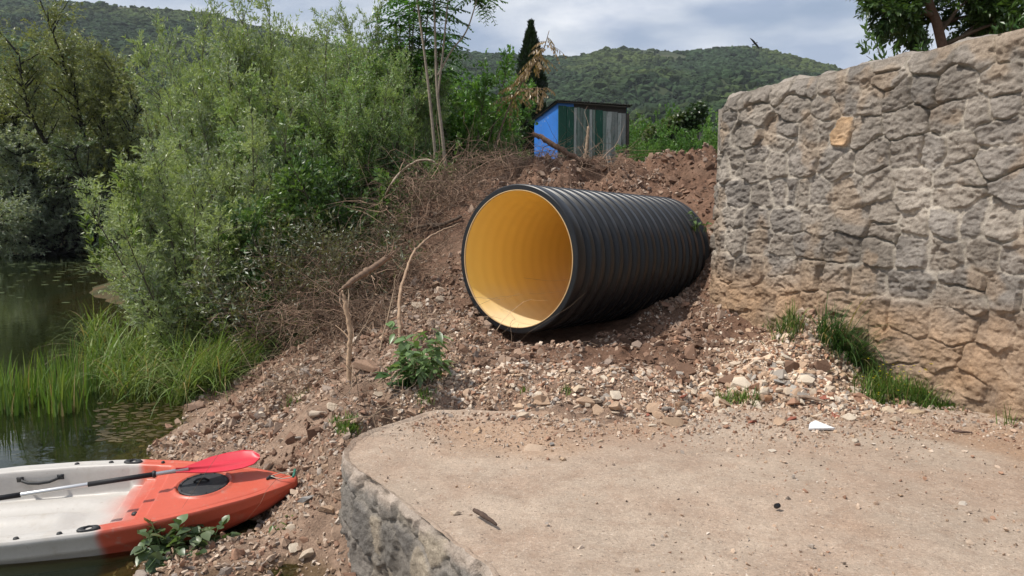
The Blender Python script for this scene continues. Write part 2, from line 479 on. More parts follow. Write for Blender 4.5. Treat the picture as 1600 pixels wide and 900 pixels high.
def crowns(name, label, pos, rad, cols, seed, squash=.8, base=ICO2):
    rng = np.random.default_rng(seed)
    V0, F0 = base
    Vs, Fs, Cs, n = [], [], [], 0
    for k in range(6):
        d = 1 + .30 * fbm(V0[:, 0] * 1.7 + k * 9, V0[:, 1] * 1.7, V0[:, 2] * 1.7, seed=seed + k, oct=3)
        Vp = V0 * d[:, None]
        idx = np.arange(k, len(pos), 6)
        if not len(idx): continue
        a = rng.uniform(0, 6.28, len(idx))
        c, s = np.cos(a), np.sin(a)
        x = Vp[None, :, 0] * c[:, None] - Vp[None, :, 1] * s[:, None]
        y = Vp[None, :, 0] * s[:, None] + Vp[None, :, 1] * c[:, None]
        z = np.repeat(Vp[None, :, 2], len(idx), 0) * squash * rng.uniform(.8, 1.25, (len(idx), 1))
        jit = rng.normal(0, .15, (len(idx), len(V0), 3))
        W = (np.stack([x, y, z], -1) + jit) * rad[idx][:, None, None] + pos[idx][:, None, :]
        Vs.append(W.reshape(-1, 3))
        Fs.append((F0[None] + (np.arange(len(idx)) * len(V0))[:, None, None]).reshape(-1, 3) + n)
        Cs.append(np.repeat(cols[idx], len(V0), 0))
        n += len(idx) * len(V0)
    o = mk(name, np.concatenate(Vs), np.concatenate(Fs), M_forest, None, np.concatenate(Cs), False)
    return tag(o, label, 'woodland', kind='stuff')
def sample_grid(X, Y, Z, n, rng, t0=0, t1=1.08, nv=None, u0=0, u1=1):
    nu_, nv_ = X.shape
    fu = rng.uniform(u0, u1, n) * (nu_ - 1.001)
    ft = np.sqrt(rng.uniform((t0 / 1.35) ** 2, (t1 / 1.35) ** 2, n)) * (nv_ - 1.001)
    i, j = fu.astype(int), ft.astype(int)
    a, b = fu - i, ft - j
    def bl(A): return A[i, j] * (1 - a) * (1 - b) + A[i + 1, j] * a * (1 - b) + A[i, j + 1] * (1 - a) * b + A[i + 1, j + 1] * a * b
    return np.stack([bl(X), bl(Y), bl(Z)], -1)
RIDGE = [(-900, 60), (-300, -30), (0, -4), (150, 6), (250, 14), (340, 24), (420, 42), (470, 60), (560, 78), (700, 82), (800, 88), (900, 92), (940, 80), (1000, 78), (1060, 82), (1150, 75), (1190, 80), (1250, 95), (1310, 112), (1400, 140), (1600, 190), (2300, 250)]
hx = hill('far_hill', RIDGE, 950., 170., 1500., 3.0, -1.1, 1.1, 260, 70, 14, 51)
rng = np.random.default_rng(5)
pos = sample_grid(*hx, 62000, rng, .10, 1.05, u0=.17, u1=.72)
keep = fbm(pos[:, 0] * .011, pos[:, 1] * .011, seed=77, oct=4) + rng.uniform(-.4, .4, len(pos)) > -.72
pos = pos[keep]
rad = rng.uniform(1.5, 3.6, len(pos)) * np.where(rng.random(len(pos)) < .06, 1.5, 1)
pos[:, 2] += rad * .3
pt_ = np.clip(fbm(pos[:, 0] * .009, pos[:, 1] * .009, seed=79, oct=4) * 1.1 + .25, 0, 1)[:, None]
cl = (np.array([.027, .048, .021])[None] * (1 - pt_) + np.array([.060, .082, .026])[None] * pt_) * rng.uniform(.5, 1.5, (len(pos), 1))
crowns('hill_forest', 'dark green scrub woodland covering the far hill up to its ridge', pos, rad, cl, 21, .8, ICO1)
FOOT = [(-900, 40), (-200, 45), (0, 60), (60, 66), (130, 92), (170, 130), (230, 190), (300, 235), (420, 262), (800, 290), (1200, 300)]
fx = hill('foothill', FOOT, 430., 150., 650., 1.0, -1.1, .3, 140, 40, 5, 61)
pos = sample_grid(*fx, 16000, rng, .0, 1.05, u0=.1, u1=.62)
rad = rng.uniform(1.6, 3.6, len(pos))
pos[:, 2] += rad * .35
cl = np.array([.034, .062, .020])[None] * rng.uniform(.55, 1.6, (len(pos), 1)) + np.array([.015, .02, .0])[None] * rng.uniform(0, 1, (len(pos), 1)) ** 2
crowns('foothill_forest', 'brighter green broadleaf wood on the lower hill above the left willows', pos, rad, cl, 23, .8, ICO1)

# ------------------------------------------------------------------ loose stone prototypes
def rock_proto(seed, pts=15, bev=.05, flat=.7):
    rg = random.Random(seed)
    bm = bmesh.new()
    ax = (1, rg.uniform(.6, .95), rg.uniform(.4, flat))
    for _ in range(pts):
        v = Vector((rg.gauss(0, 1), rg.gauss(0, 1), rg.gauss(0, 1))).normalized() * rg.uniform(.85, 1.1)
        bm.verts.new((v.x * ax[0], v.y * ax[1], v.z * ax[2]))
    r = bmesh.ops.convex_hull(bm, input=bm.verts)
    bmesh.ops.delete(bm, geom=list({e for e in r['geom_interior'] + r['geom_unused'] if isinstance(e, bmesh.types.BMVert)}), context='VERTS')
    bmesh.ops.dissolve_limit(bm, angle_limit=R(14), verts=bm.verts, edges=bm.edges)
    if bev:
        bmesh.ops.bevel(bm, geom=bm.edges[:], offset=bev, segments=1, affect='EDGES', profile=.6)
    bmesh.ops.triangulate(bm, faces=bm.faces)
    bm.verts.index_update()
    V = np.array([v.co for v in bm.verts]); Fc = np.array([[v.index for v in f.verts] for f in bm.faces]); bm.free()
    return V, Fc
PEB = [rock_proto(100 + i, 9, 0) for i in range(24)]
def rand_rot(rng, n, tilt=1.0):
    q = rng.normal(0, 1, (n, 4)); q[:, 1:3] *= tilt
    q = q / np.linalg.norm(q, axis=1, keepdims=True)
    w, x, y, z = q.T
    return np.stack([np.stack([1 - 2 * (y * y + z * z), 2 * (x * y - z * w), 2 * (x * z + y * w)], -1),
                     np.stack([2 * (x * y + z * w), 1 - 2 * (x * x + z * z), 2 * (y * z - x * w)], -1),
                     np.stack([2 * (x * z - y * w), 2 * (y * z + x * w), 1 - 2 * (x * x + y * y)], -1)], -2)
STONE_COLS = np.array([(.53, .41, .31), (.60, .49, .385), (.45, .32, .23), (.38, .225, .15), (.36, .315, .27), (.64, .56, .47), (.50, .355, .24), (.29, .17, .115)])
def stone_cols(rng, n, dark=0.0):
    c = STONE_COLS[rng.choice(len(STONE_COLS), n, p=[.2, .15, .2, .13, .1, .06, .1, .06])] * rng.uniform(.75, 1.15, (n, 1))
    return c * (1 - dark) + np.array([.2, .125, .09]) * dark
def scatter(name, label, cat, xy, size, rng, cols, sink=.25, zfun=None, tilt=.5):
    z = (zfun or H)(xy[:, 0], xy[:, 1])
    n = len(xy)
    which = rng.integers(0, len(PEB), n)
    Rm = rand_rot(rng, n, tilt)
    Vs, Fs, Cs, o = [], [], [], 0
    for k, (V0, F0) in enumerate(PEB):
        i = np.where(which == k)[0]
        if not len(i): continue
        W = np.einsum('nij,vj->nvi', Rm[i], V0) * size[i][:, None, None]
        W = W + np.stack([xy[i, 0], xy[i, 1], z[i] + size[i] * (.5 - sink)], -1)[:, None, :]
        Vs.append(W.reshape(-1, 3)); Cs.append(np.repeat(cols[i], len(V0), 0))
        Fs.append((F0[None] + (np.arange(len(i)) * len(V0))[:, None, None]).reshape(-1, 3) + o)
        o += len(i) * len(V0)
    ob = mk(name, np.concatenate(Vs), np.concatenate(Fs), M_stone, None, np.concatenate(Cs), False)
    return tag(ob, label, cat, kind='stuff')

# ------------------------------------------------------------------ concrete landing with its stone face
edge = [gp(px, py, 0.0) for px, py in PAD_PX]
edge = [(p.x, p.y) for p in edge]
def catmull(pts, n):
    P = np.array(pts, float); P = np.vstack([2 * P[0] - P[1], P, 2 * P[-1] - P[-2]])
    out = []
    for i in range(1, len(P) - 2):
        for k in range(n):
            t = k / n
            a, b, c, d = P[i - 1:i + 3]
            out.append(.5 * (2 * b + (c - a) * t + (2 * a - 5 * b + 4 * c - d) * t * t + (3 * b - a - 3 * c + d) * t ** 3))
    out.append(P[-2])
    return np.array(out)
ctrl = [(.6, 5.95), (.1, 5.8)] + edge + [(.18, 2.55), (.42, 2.0), (.55, 1.2), (.55, .2), (.3, -1.0)]
path = catmull(ctrl, 40)
# resample evenly
def resample(P, step):
    s = np.r_[0, np.cumsum(np.linalg.norm(np.diff(P, axis=0), axis=1))]
    n = int(s[-1] / step) + 1
    q = np.linspace(0, s[-1], n)
    return np.stack([np.interp(q, s, P[:, k]) for k in range(P.shape[1])], -1), q
path, ps = resample(path, .012)
tan = nrm(np.gradient(path, axis=0))
path = path + np.stack([tan[:, 1], -tan[:, 0]], -1) * (.016 * fbm(ps * 2.6, ps * 0, seed=88, oct=3) + .012 * np.abs(fbm(ps * 9, ps * 0 + 5, seed=89, oct=3)))[:, None]
tan = nrm(np.gradient(path, axis=0))
for _ in range(8): tan[1:-1] = nrm(tan[:-2] + 2 * tan[1:-1] + tan[2:])
nor = np.stack([tan[:, 1], -tan[:, 0]], -1)
if nor[len(nor) // 2] @ (np.array([1.5, 3.]) - path[len(nor) // 2]) > 0: nor = -nor
def cells(S, T, seeds, warp=.05, seed=0, p=5):
    ws = S + warp * fbm(S * 3.2, T * 3.2, seed=seed, oct=3) + .014 * fbm(S * 16, T * 16, seed=seed + 3, oct=2)
    wt_ = T + warp * fbm(S * 3.2 + 40, T * 3.2, seed=seed + 7, oct=3) + .014 * fbm(S * 16, T * 16 + 50, seed=seed + 9, oct=2)
    d1 = np.full(S.shape, 9.0); d2 = d1.copy(); ident = np.zeros(S.shape, int)
    for k, (cs, ct, w, h) in enumerate(seeds):
        m_ = (np.abs(ws - cs) < 1.1) & (np.abs(wt_ - ct) < .9)
        a, b = ws[m_], wt_[m_]
        d = ((np.abs(a - cs) / (w / 2)) ** p + (np.abs(b - ct) / (h / 2)) ** p) ** (1 / p)
        d = (d - 1) * min(w, h) / 2
        e1, e2 = d1[m_], d2[m_]
        lt = d < e1
        e2 = np.where(lt, e1, np.minimum(e2, d)); e1n = np.where(lt, d, e1)
        idm = ident[m_]; idm[lt] = k; ident[m_] = idm
        d1[m_] = e1n; d2[m_] = e2
    return d1, d2 - d1, ident
def facets(S, T, seeds, kt=1.3, warp=.02, seed=0):
    ws = S + warp * fbm(S * 4.5, T * 4.5, seed=seed, oct=3) + .006 * fbm(S * 22, T * 22, seed=seed + 3, oct=2)
    wt_ = (T + warp * fbm(S * 4.5 + 40, T * 4.5, seed=seed + 7, oct=3) + .006 * fbm(S * 22, T * 22 + 50, seed=seed + 9, oct=2)) * kt
    d1 = np.full(S.shape, 99.0); i1 = np.zeros(S.shape, int)
    cs = np.array([(q[0], q[1] * kt) for q in seeds])
    for k in range(len(cs)):
        m_ = (np.abs(ws - cs[k, 0]) < .9) & (np.abs(wt_ - cs[k, 1]) < .9)
        d = (ws[m_] - cs[k, 0]) ** 2 + (wt_[m_] - cs[k, 1]) ** 2
        o = d1[m_]; lt = d < o; i_ = i1[m_]
        d1[m_] = np.where(lt, d, o); i_[lt] = k; i1[m_] = i_
    ed = np.full(S.shape, 9.0)
    for k in range(len(cs)):
        m_ = (np.abs(ws - cs[k, 0]) < 1.0) & (np.abs(wt_ - cs[k, 1]) < 1.0) & (i1 != k)
        d = (ws[m_] - cs[k, 0]) ** 2 + (wt_[m_] - cs[k, 1]) ** 2
        c1 = cs[i1[m_]]
        e = (d - d1[m_]) / (2 * np.hypot(c1[:, 0] - cs[k, 0], c1[:, 1] - cs[k, 1]) + 1e-9)
        ed[m_] = np.minimum(ed[m_], e)
    return ed, i1
def make_seeds(s0, s1, t0, t1, rg, hr, wr, jj=.05):
    out, t = [], t0
    while t < t1:
        h = rg.uniform(*hr); s = s0 - rg.uniform(0, .3)
        while s < s1:
            w = rg.uniform(*wr)
            jt = rg.uniform(-jj, jj)
            if rg.random() < .22 and h > .24:
                q = rg.uniform(.35, .65)
                out.append((s + w / 2, t + h * q / 2 + jt, w * rg.uniform(.9, 1.05), h * q))
                out.append((s + w / 2 + rg.uniform(-.05, .05), t + h * (q + (1 - q) / 2) + jt, w * rg.uniform(.9, 1.05), h * (1 - q)))
            elif rg.random() < .16:
                q = w * .32
                out.append((s + q / 2, t + h / 2 + jt, q, h * rg.uniform(.6, .95)))
                out.append((s + q + (w - q) / 2, t + h / 2 + jt, w - q, h))
            else:
                out.append((s + w / 2, t + h / 2 + jt, w, h * rg.uniform(.92, 1.08)))
            s += w
        t += h
    return out
landing = thing('concrete_landing', 'low dusty concrete landing with a rounded corner and rubble stone side', 'landing', (0, 0, 0))
# the side: rubble stones bedded in grey mortar
tz = np.linspace(.0, -.78, 66)
S, T = np.meshgrid(ps, tz, indexing='ij')
rg = random.Random(4)
seeds = make_seeds(ps[0], ps[-1], -.85, .1, rg, (.15, .3), (.15, .42))
ed, idn = facets(S, T, seeds, 1.2, .03, 90)
rn = np.random.default_rng(8)
so = rn.uniform(-.2, 1.0, len(seeds)); so = np.where(rn.random(len(seeds)) < .16, -1.0, so)
tiltx = rn.normal(0, .14, len(seeds)); 
sx = np.array(seeds)
hgt = sstep(.012, .028, ed) * (.010 + .013 * so[idn]) + sstep(.010, .03, ed) * tiltx[idn] * (S - sx[idn, 0]) * .5
fq = fbm(S * 4.5 + idn * 1.3, T * 5.5 + idn, seed=95, oct=3)
hgt = hgt + .007 * (np.floor(fq * 3) / 3 + .4 * (fq * 3 - np.floor(fq * 3))) + .0055 * (1 - 2 * np.abs(fbm(S * 10, T * 16, seed=98, oct=4, gain=.6))) + .003 * fbm(S * 40, T * 40, seed=93, oct=2) - .028 * sstep(.48, .56, fbm(S * 4.2, T * 6, seed=99, oct=2))
hgt = np.clip(hgt, -.06, .08) * sstep(0, -.03, T) + .05 * (-T)
Vf = np.stack([path[:, None, 0] + nor[:, None, 0] * hgt, path[:, None, 1] + nor[:, None, 1] * hgt, np.repeat(tz[None], len(ps), 0)], -1)
lowz = np.array([Vf[:, :, 2]])
scol = np.array([(.22, .195, .17), (.26, .225, .185), (.19, .172, .152), (.31, .26, .20), (.165, .15, .135)])[rn.integers(0, 5, len(seeds))]
mort = np.array([.225, .20, .172])
kk = (sstep(.012, .03, ed) * (so[idn] > -.5))[..., None]
cc = mort * (1 - kk) + scol[idn] * kk
cc = cc * (1 + .25 * fbm(S * 2.3, T * 2.3, seed=101, oct=4))[..., None]
topmix = sstep(-.09, -.02, T + .03 * fbm(S * 5, T * 5, seed=103, oct=3))[..., None]
cc = cc * (1 - topmix) + np.array([.42, .345, .285]) * topmix
mk('stone_face', Vf.reshape(-1, 3), grid_faces(len(ps), len(tz))[:, ::-1], M_wallstone, landing, cc.reshape(-1, 3), True)
# the top: inside the edge line, out to the wall and beyond the frame
rim_in = path - nor * .03
outer = np.concatenate([rim_in[::3], [(1.2, -3.0), (7.0, -3.0), (7.0, 4.2), (4.3, 4.5), (4.05, 5.0), (3.72, 5.8), (2.4, 6.1), (1.2, 6.1)]])
def inside(poly, x, y):
    c = np.zeros(len(x), bool); j = len(poly) - 1
    for i in range(len(poly)):
        xi, yi = poly[i]; xj, yj = poly[j]
        cond = ((yi > y) != (yj > y)) & (x < (xj - xi) * (y - yi) / (yj - yi + 1e-12) + xi)
        c ^= cond; j = i
    return c
qx, qy = np.meshgrid(np.arange(-1.1, 4.4, .035), np.arange(2.2, 6.2, .035), indexing='ij')
rn = np.random.default_rng(10)
q = np.stack([qx.ravel(), qy.ravel()], -1) + rn.uniform(-.008, .008, (qx.size, 2))
shr = path - nor * .055
polyin = np.concatenate([shr[::3], outer[len(rim_in[::3]):]])
q = q[inside(polyin, q[:, 0], q[:, 1])]
allp = np.concatenate([outer, q])
res = delaunay_2d_cdt([Vector(p) for p in allp], [], [list(range(len(outer)))], 1, 1e-5)
PV = np.array([(v.x, v.y) for v in res[0]])
PF = np.array([f for f in res[2] if len(f) == 3])
def pad_z(x, y):
    x = np.asarray(x, float); y = np.asarray(y, float)
    return .012 * fbm(x * 1.4, y * 1.4, seed=121, oct=3) + .004 * fbm(x * 12, y * 12, seed=123, oct=2) - .012
pz = pad_z(PV[:, 0], PV[:, 1])
no = len(rim_in[::3])
# bring the rim of the top down onto the face's upper edge with a worn round-over
top_rows = [path, path - nor * .008, path - nor * .018, path - nor * .03]
zed = pad_z(rim_in[:, 0], rim_in[:, 1])
rows = np.stack([np.c_[top_rows[0], np.zeros(len(path))], np.c_[top_rows[1], zed * .5 + .004], np.c_[top_rows[2], zed * .8 + .006], np.c_[top_rows[3], zed]], 1)
ccol = lambda x, y: np.array([.405, .318, .245])[None] * (1 + .10 * fbm(x * .8, y * .8, seed=131, oct=4))[:, None] * np.ones((1, 3)) + \
    (sstep(.05, .75, fbm(x * .55 + 3, y * .8, seed=137, oct=4) + .55 * sstep(4.2, 5.5, y) - .2))[:, None] * np.array([-.045, -.075, -.08])[None]
mbt = MB()
mbt.add(np.c_[PV, pz], PF, ccol(PV[:, 0], PV[:, 1]))
rr = rows.reshape(-1, 3)
mbt.add(rr, grid_faces(len(path), 4), ccol(rr[:, 0], rr[:, 1]))
slab = mbt.build('slab_top', M_concrete, landing, True)

# ------------------------------------------------------------------ stone wall
A_ = np.array([at(1600, 655, 5.55).x, 5.55]); Bc = np.array([at(1110, 300, 8.5).x, 8.5])
dirw = nrm(Bc - A_)
nw = np.array([-dirw[1], dirw[0]]) if dirw[0] * 0 + (-dirw[1]) < 0 else np.array([dirw[1], -dirw[0]])
ret = nrm(np.array([.30, 1.0]))
wp = [Bc + ret * .62, Bc + ret * .35, Bc + ret * .10]
for k in range(1, 5):
    t = k / 5; a, b, c = Bc + ret * .10, Bc, Bc - dirw * .12
    wp.append((1 - t) ** 2 * a + 2 * t * (1 - t) * b + t * t * c)
wp += [Bc - dirw * .12, A_, A_ - dirw * 1.4]
wpath, ws_ = resample(np.array(wp), .009)
wt2 = nrm(np.gradient(wpath, axis=0))
wn = np.stack([wt2[:, 1], -wt2[:, 0]], -1)
if wn[len(wn) // 2] @ np.array([-.9, -.4]) < 0: wn = -wn
for _ in range(6):
    wn[1:-1] = nrm(wn[:-2] + wn[1:-1] * 2 + wn[2:])
ztop0 = at(1600, 24, 5.55).z; ztopc = at(1122, 150, 8.5).z
s_c = .62; s_a = s_c + np.linalg.norm(A_ - Bc)
topline = np.interp(ws_, [0, s_c - .25, s_c, s_c + .25, s_c + .8, s_a, s_a + 1.4], [ztopc - .06, ztopc - .03, ztopc - .03, ztopc + .01, ztopc + .03, ztop0, ztop0 + .05])
topline = topline + .012 * fbm(ws_ * 2.2, ws_ * 0, seed=201, oct=3)
NT = 340
tt = np.linspace(0, 1, NT)
ZB = -.45
S = np.repeat(ws_[:, None], NT, 1)
T = ZB + (topline[:, None] - ZB) * tt[None]
rg = random.Random(12)
seeds = make_seeds(-.2, ws_[-1] + .2, -.7, 3.1, rg, (.17, .33), (.20, .50), .022)
p_or = at(1312, 206, 7.15)
tgt = (s_c + np.linalg.norm(np.array([p_or.x, p_or.y]) - Bc), p_or.z)
seeds = [q for q in seeds if not (abs(q[0] - tgt[0]) < q[2] / 2 + .03 and abs(q[1] - tgt[1]) < q[3] / 2 + .05)]
seeds += [(tgt[0], tgt[1], .15, .31), (tgt[0] - .19, tgt[1] + .02, .25, .30), (tgt[0] + .19, tgt[1] - .02, .25, .32), (tgt[0] + .02, tgt[1] + .27, .3, .2), (tgt[0] - .02, tgt[1] - .26, .3, .2)]
ed, idn = facets(S, T, seeds, 1.35, .026, 300)
rn = np.random.default_rng(31)
sx = np.array(seeds); ns = len(seeds)
off = rn.uniform(.25, 1.0, ns); tx = rn.normal(0, .11, ns); ty = rn.normal(0, .11, ns)
low = sstep(1.12, .72, T + .13 * fbm(S * 1.5, T * 1.5, seed=310, oct=3) + .05 * (S - .6))       # smeared with earth near the ground
jw = .015 + .011 * fbm(S * 2.1, T * 2.1, seed=312, oct=2)
rise = sstep(.40, .95, ed / np.maximum(jw + .008, .008))
flush = sstep(-.1, .4, fbm(S * 1.7 + 5, T * 1.7, seed=313, oct=3))            # mortar filled up to the faces here and there
dS, dT = S - sx[idn, 0], T - sx[idn, 1]
kx, ky, kb, ks = rn.normal(0, .5, ns), rn.normal(0, .5, ns), rn.uniform(-.10, .10, ns), rn.uniform(.0, .018, ns)
# every stone: its own plane, one break line across it, its own fine hackle
side_ = dS * np.cos(kx[idn] * 6) + dT * np.sin(kx[idn] * 6) - kb[idn]
hgt = rise * (.005 + .013 * off[idn] * (1 - .75 * flush))
hgt = hgt + rise * (tx[idn] * dS + ty[idn] * dT) * .9 + rise * ks[idn] * sstep(-.010, .012, side_)
o1, o2 = idn * 3.17, idn * 5.31
f2 = fbm(S * 7 + T * 3 + o1, T * 13 - S * 2 + o2, seed=330, oct=4, gain=.6)
hgt = hgt + rise * (.0095 * (1 - 2 * np.abs(f2)) + .005 * fbm(S * 9 + o1, T * 9 + o2, seed=320, oct=4, gain=.65))
hgt = hgt + .0035 * fbm(S * 34, T * 40, seed=340, oct=3, gain=.7)
gaps = (1 - sstep(0, .016, ed)) * sstep(.0, .35, fbm(S * 2.3, T * 2.3, seed=350, oct=2) - .06)
hgt = hgt - .05 * gaps * (1 - .6 * low)
hgt = hgt * (1 - .15 * low) + low * .007 * fbm(S * 8, T * 8, seed=360, oct=4)
hgt = hgt * (1 - .6 * sstep(.96, 1, tt)[None]) - .03 * sstep(.97, 1, tt)[None]
batter = -.045 * (T - 0)
Vw = np.stack([wpath[:, None, 0] + wn[:, None, 0] * (hgt + batter), wpath[:, None, 1] + wn[:, None, 1] * (hgt + batter), T], -1)
pal = np.array([(.285, .255, .228), (.325, .285, .245), (.25, .228, .208), (.355, .305, .255), (.30, .262, .225), (.38, .33, .28)])
sc_ = (pal[rn.integers(0, 6, ns)] * .55 + np.array([.288, .256, .226]) * .45) * .84 * rn.uniform(.92, 1.08, (ns, 1))
# the one orange stone in the upper middle of the face
sc_[ns - 5] = np.array([.40, .27, .165])
mort = np.array([.375, .335, .288])
c = mort * (1 - rise[..., None]) + sc_[idn] * rise[..., None]
c = c * np.array([1.0, .985, .96]) * (1 + .24 * fbm(S * 2.6, T * 2.6, seed=370, oct=4) + .10 * fbm(S * 14, T * 14, seed=372, oct=3))[..., None]
warm = sstep(.12, .6, fbm(S * 3.1 + 20, T * 3.1, seed=375, oct=3))[..., None] * .45
c = c * (1 - warm) + np.array([.36, .26, .175]) * warm
lk = (low * (.85 + .25 * np.clip(fbm(S * 4, T * 4, seed=380, oct=3), -1, 1)))[..., None]
c = c * (1 - lk) + np.array([.37, .25, .16]) * (1 + .18 * fbm(S * 7, T * 7, seed=385, oct=3))[..., None] * lk
wall = MB()
wall.add(Vw.reshape(-1, 3), grid_faces(len(ws_), NT), c.reshape(-1, 3))
# top and back
NB = 14
top_f = Vw[:, -1, :]
back2 = wpath[-1] + nrm(np.array([dirw[1], -dirw[0]]) if (np.array([dirw[1], -dirw[0]]) @ np.array([.9, .4])) > 0 else -np.array([dirw[1], -dirw[0]])) * .62
back0 = wpath[0]
fr_ = np.linspace(0, 1, len(ws_))[:, None]
backl = back0 * (1 - fr_) + back2 * fr_
backl = backl + (np.array([.9, .43]) * .05)
v = np.linspace(0, 1, NB)[None, :, None]
tg = top_f[:, None, :] * (1 - v) + np.concatenate([backl, topline[:, None] - .02], 1)[:, None, :] * v
bumpz = .03 * fbm(tg[..., 0] * 4, tg[..., 1] * 4, seed=390, oct=4)
tg[:, :, 2] += np.where(np.arange(NB)[None] == 0, 0, bumpz + .012)
wall.add(tg.reshape(-1, 3), grid_faces(len(ws_), NB), np.array([.30, .262, .225]) * (1 + .2 * fbm(tg[..., 0] * 5, tg[..., 1] * 5, seed=393, oct=3)).reshape(-1, 1))
bk = np.stack([tg[:, -1, :], np.c_[backl, np.full(len(ws_), ZB)]], 1)
wall.add(bk.reshape(-1, 3), grid_faces(len(ws_), 2), (.3, .26, .22))
wobj = wall.build('stone_wall', M_wallstone, None, True)
tag(wobj, 'tall rough grey stone wall with one orange stone, earth-stained along its foot', 'wall')
def wall_x(y):     # x of the wall's foot
    return A_[0] + (Bc[0] - A_[0]) * (y - A_[1]) / (Bc[1] - A_[1])

# ------------------------------------------------------------------ the corrugated pipe
PR = .735
pc0 = at(806, 405, 7.72)
pdir = Vector((.625, .78, -.030)).normalized()
PL = 2.95
zax = pdir
xax = Vector((0, 0, 1)).cross(zax).normalized()      # sideways
yax = zax.cross(xax)
PM = np.array([[xax.x, yax.x, zax.x], [xax.y, yax.y, zax.y], [xax.z, yax.z, zax.z]])
pipe = thing('corrugated_pipe', 'huge black corrugated drain pipe with yellow lining lying on the dirt slope', 'pipe', pc0)
pipe.rotation_euler = Matrix(PM.tolist()).to_euler()
RI = PR - .062
prof = [(RI + .004, .0), (PR - .012, 0.0), (PR - .004, .006), (PR, .016), (PR, .118), (PR - .006, .132)]
hh, pitch = .146, .172
while hh < PL - .1:
    prof += [(PR - .046, hh), (PR - .050, hh + .010), (PR - .050, hh + .046), (PR - .044, hh + .056), (PR - .008, hh + .076), (PR, hh + .088), (PR, hh + pitch - .030), (PR - .007, hh + pitch - .014)]
    hh += pitch
prof += [(PR - .04, hh), (PR - .04, PL), (RI, PL)]
mb = MB(); lathe(mb, prof, m=160)
ob = mb.build('outer_wall', M_black_plastic, pipe, True)
bm = bmesh.new(); bm.from_mesh(ob.data)
for e in bm.edges:
    if len(e.link_faces) == 2 and e.calc_face_angle(0) > R(24): e.smooth = False
bm.to_mesh(ob.data); bm.free()
mlin = bpy.data.materials.new('yellow_lining'); mlin.use_nodes = True
nt = mlin.node_tree; N_ = nt.nodes; pb = N_['Principled BSDF']
pb.inputs['Roughness'].default_value = .42
pb.inputs['Specular IOR Level'].default_value = .45
tcp = N_.new('ShaderNodeTexCoord'); sep = N_.new('ShaderNodeSeparateXYZ')
nt.links.new(tcp.outputs['Object'], sep.inputs[0])
nzp = N_.new('ShaderNodeTexNoise'); nzp.inputs['Scale'].default_value = 5; nzp.inputs['Detail'].default_value = 8
nt.links.new(tcp.outputs['Object'], nzp.inputs['Vector'])
ad = N_.new('ShaderNodeMath'); ad.operation = 'MULTIPLY_ADD'; ad.inputs[1].default_value = .22
nt.links.new(nzp.outputs['Fac'], ad.inputs[0]); nt.links.new(sep.outputs['Y'], ad.inputs[2])
mr = N_.new('ShaderNodeMapRange'); mr.interpolation_type = 'SMOOTHSTEP'
mr.inputs[1].default_value = -.10; mr.inputs[2].default_value = -.58; mr.inputs[3].default_value = 0; mr.inputs[4].default_value = .85
nt.links.new(ad.outputs[0], mr.inputs[0])
mi = N_.new('ShaderNodeMixRGB'); mi.inputs['Color1'].default_value = (.92, .63, .155, 1); mi.inputs['Color2'].default_value = (.82, .69, .47, 1)
nt.links.new(mr.outputs[0], mi.inputs['Fac']); nt.links.new(mi.outputs[0], pb.inputs['Base Color'])
# faint rings where the ribs are welded to the lining
wv = N_.new('ShaderNodeTexWave'); wv.wave_type = 'BANDS'; wv.bands_direction = 'Z'; wv.inputs['Scale'].default_value = .5 / pitch * .636
nt.links.new(tcp.outputs['Object'], wv.inputs['Vector'])
bp = N_.new('ShaderNodeBump'); bp.inputs['Distance'].default_value = .004; bp.inputs['Strength'].default_value = .5
nt.links.new(wv.outputs['Fac'], bp.inputs['Height']); nt.links.new(bp.outputs[0], pb.inputs['Normal'])
mb = MB(); lathe(mb, [(RI, .004)] + [(RI, z) for z in np.linspace(.03, PL - .03, 40)] + [(RI, PL - .004)], m=160)
ob = mb.build('inner_lining', mlin, pipe, True)
M_rim = mat('cut_rim', (.50, .34, .17), rough=.6)
mb = MB(); lathe(mb, [(RI - .004, .012), (RI - .004, -.004), (RI + .005, -.004), (RI + .005, .012)], m=160)
mb.build('cut_rim', M_rim, pipe, True)
# ------------------------------------------------------------------ gravel and stones on the earth
rng = np.random.default_rng(77)
def scat_xy(n, x0, x1, y0, y1, dens, rng):
    out = []
    while sum(map(len, out)) < n:
        p = np.c_[rng.uniform(x0, x1, n), rng.uniform(y0, y1, n)]
        out.append(p[rng.random(n) < dens(p[:, 0], p[:, 1])])
    return np.concatenate(out)[:n]
def not_pad(x, y):
    poly = np.concatenate([path, [(7, -3), (7, 5.75), (1.2, 5.6)]])
    return (~inside(poly, x, y)).astype(float)
pipe_a = np.array([pc0.x, pc0.y]); pipe_d = np.array([pdir.x, pdir.y])
def off_pipe(x, y):
    rx, ry = x - pipe_a[0], y - pipe_a[1]
    al = rx * pipe_d[0] + ry * pipe_d[1]; ac = np.abs(-rx * pipe_d[1] + ry * pipe_d[0])
    return 1.0 - ((al > -.02) & (al < PL) & (ac < PR * .72)).astype(float)
dl = lambda x, y: not_pad(x, y) * sstep(-.74, -.6, H0(x, y)) * np.clip(.35 + .9 * fbm(x * 1.3, y * 1.3, seed=140, oct=3) + .5 * sstep(6.5, 5, y), .08, 1)
xy = scat_xy(13000, -3.6, -.3, 3.6, 9.2, dl, rng)
scatter('bank_gravel', 'pale broken stones and gravel covering the bank between water and landing', 'gravel', xy, np.exp(rng.normal(math.log(.0145), .55, len(xy))).clip(.005, .07), rng, stone_cols(rng, len(xy), .30))
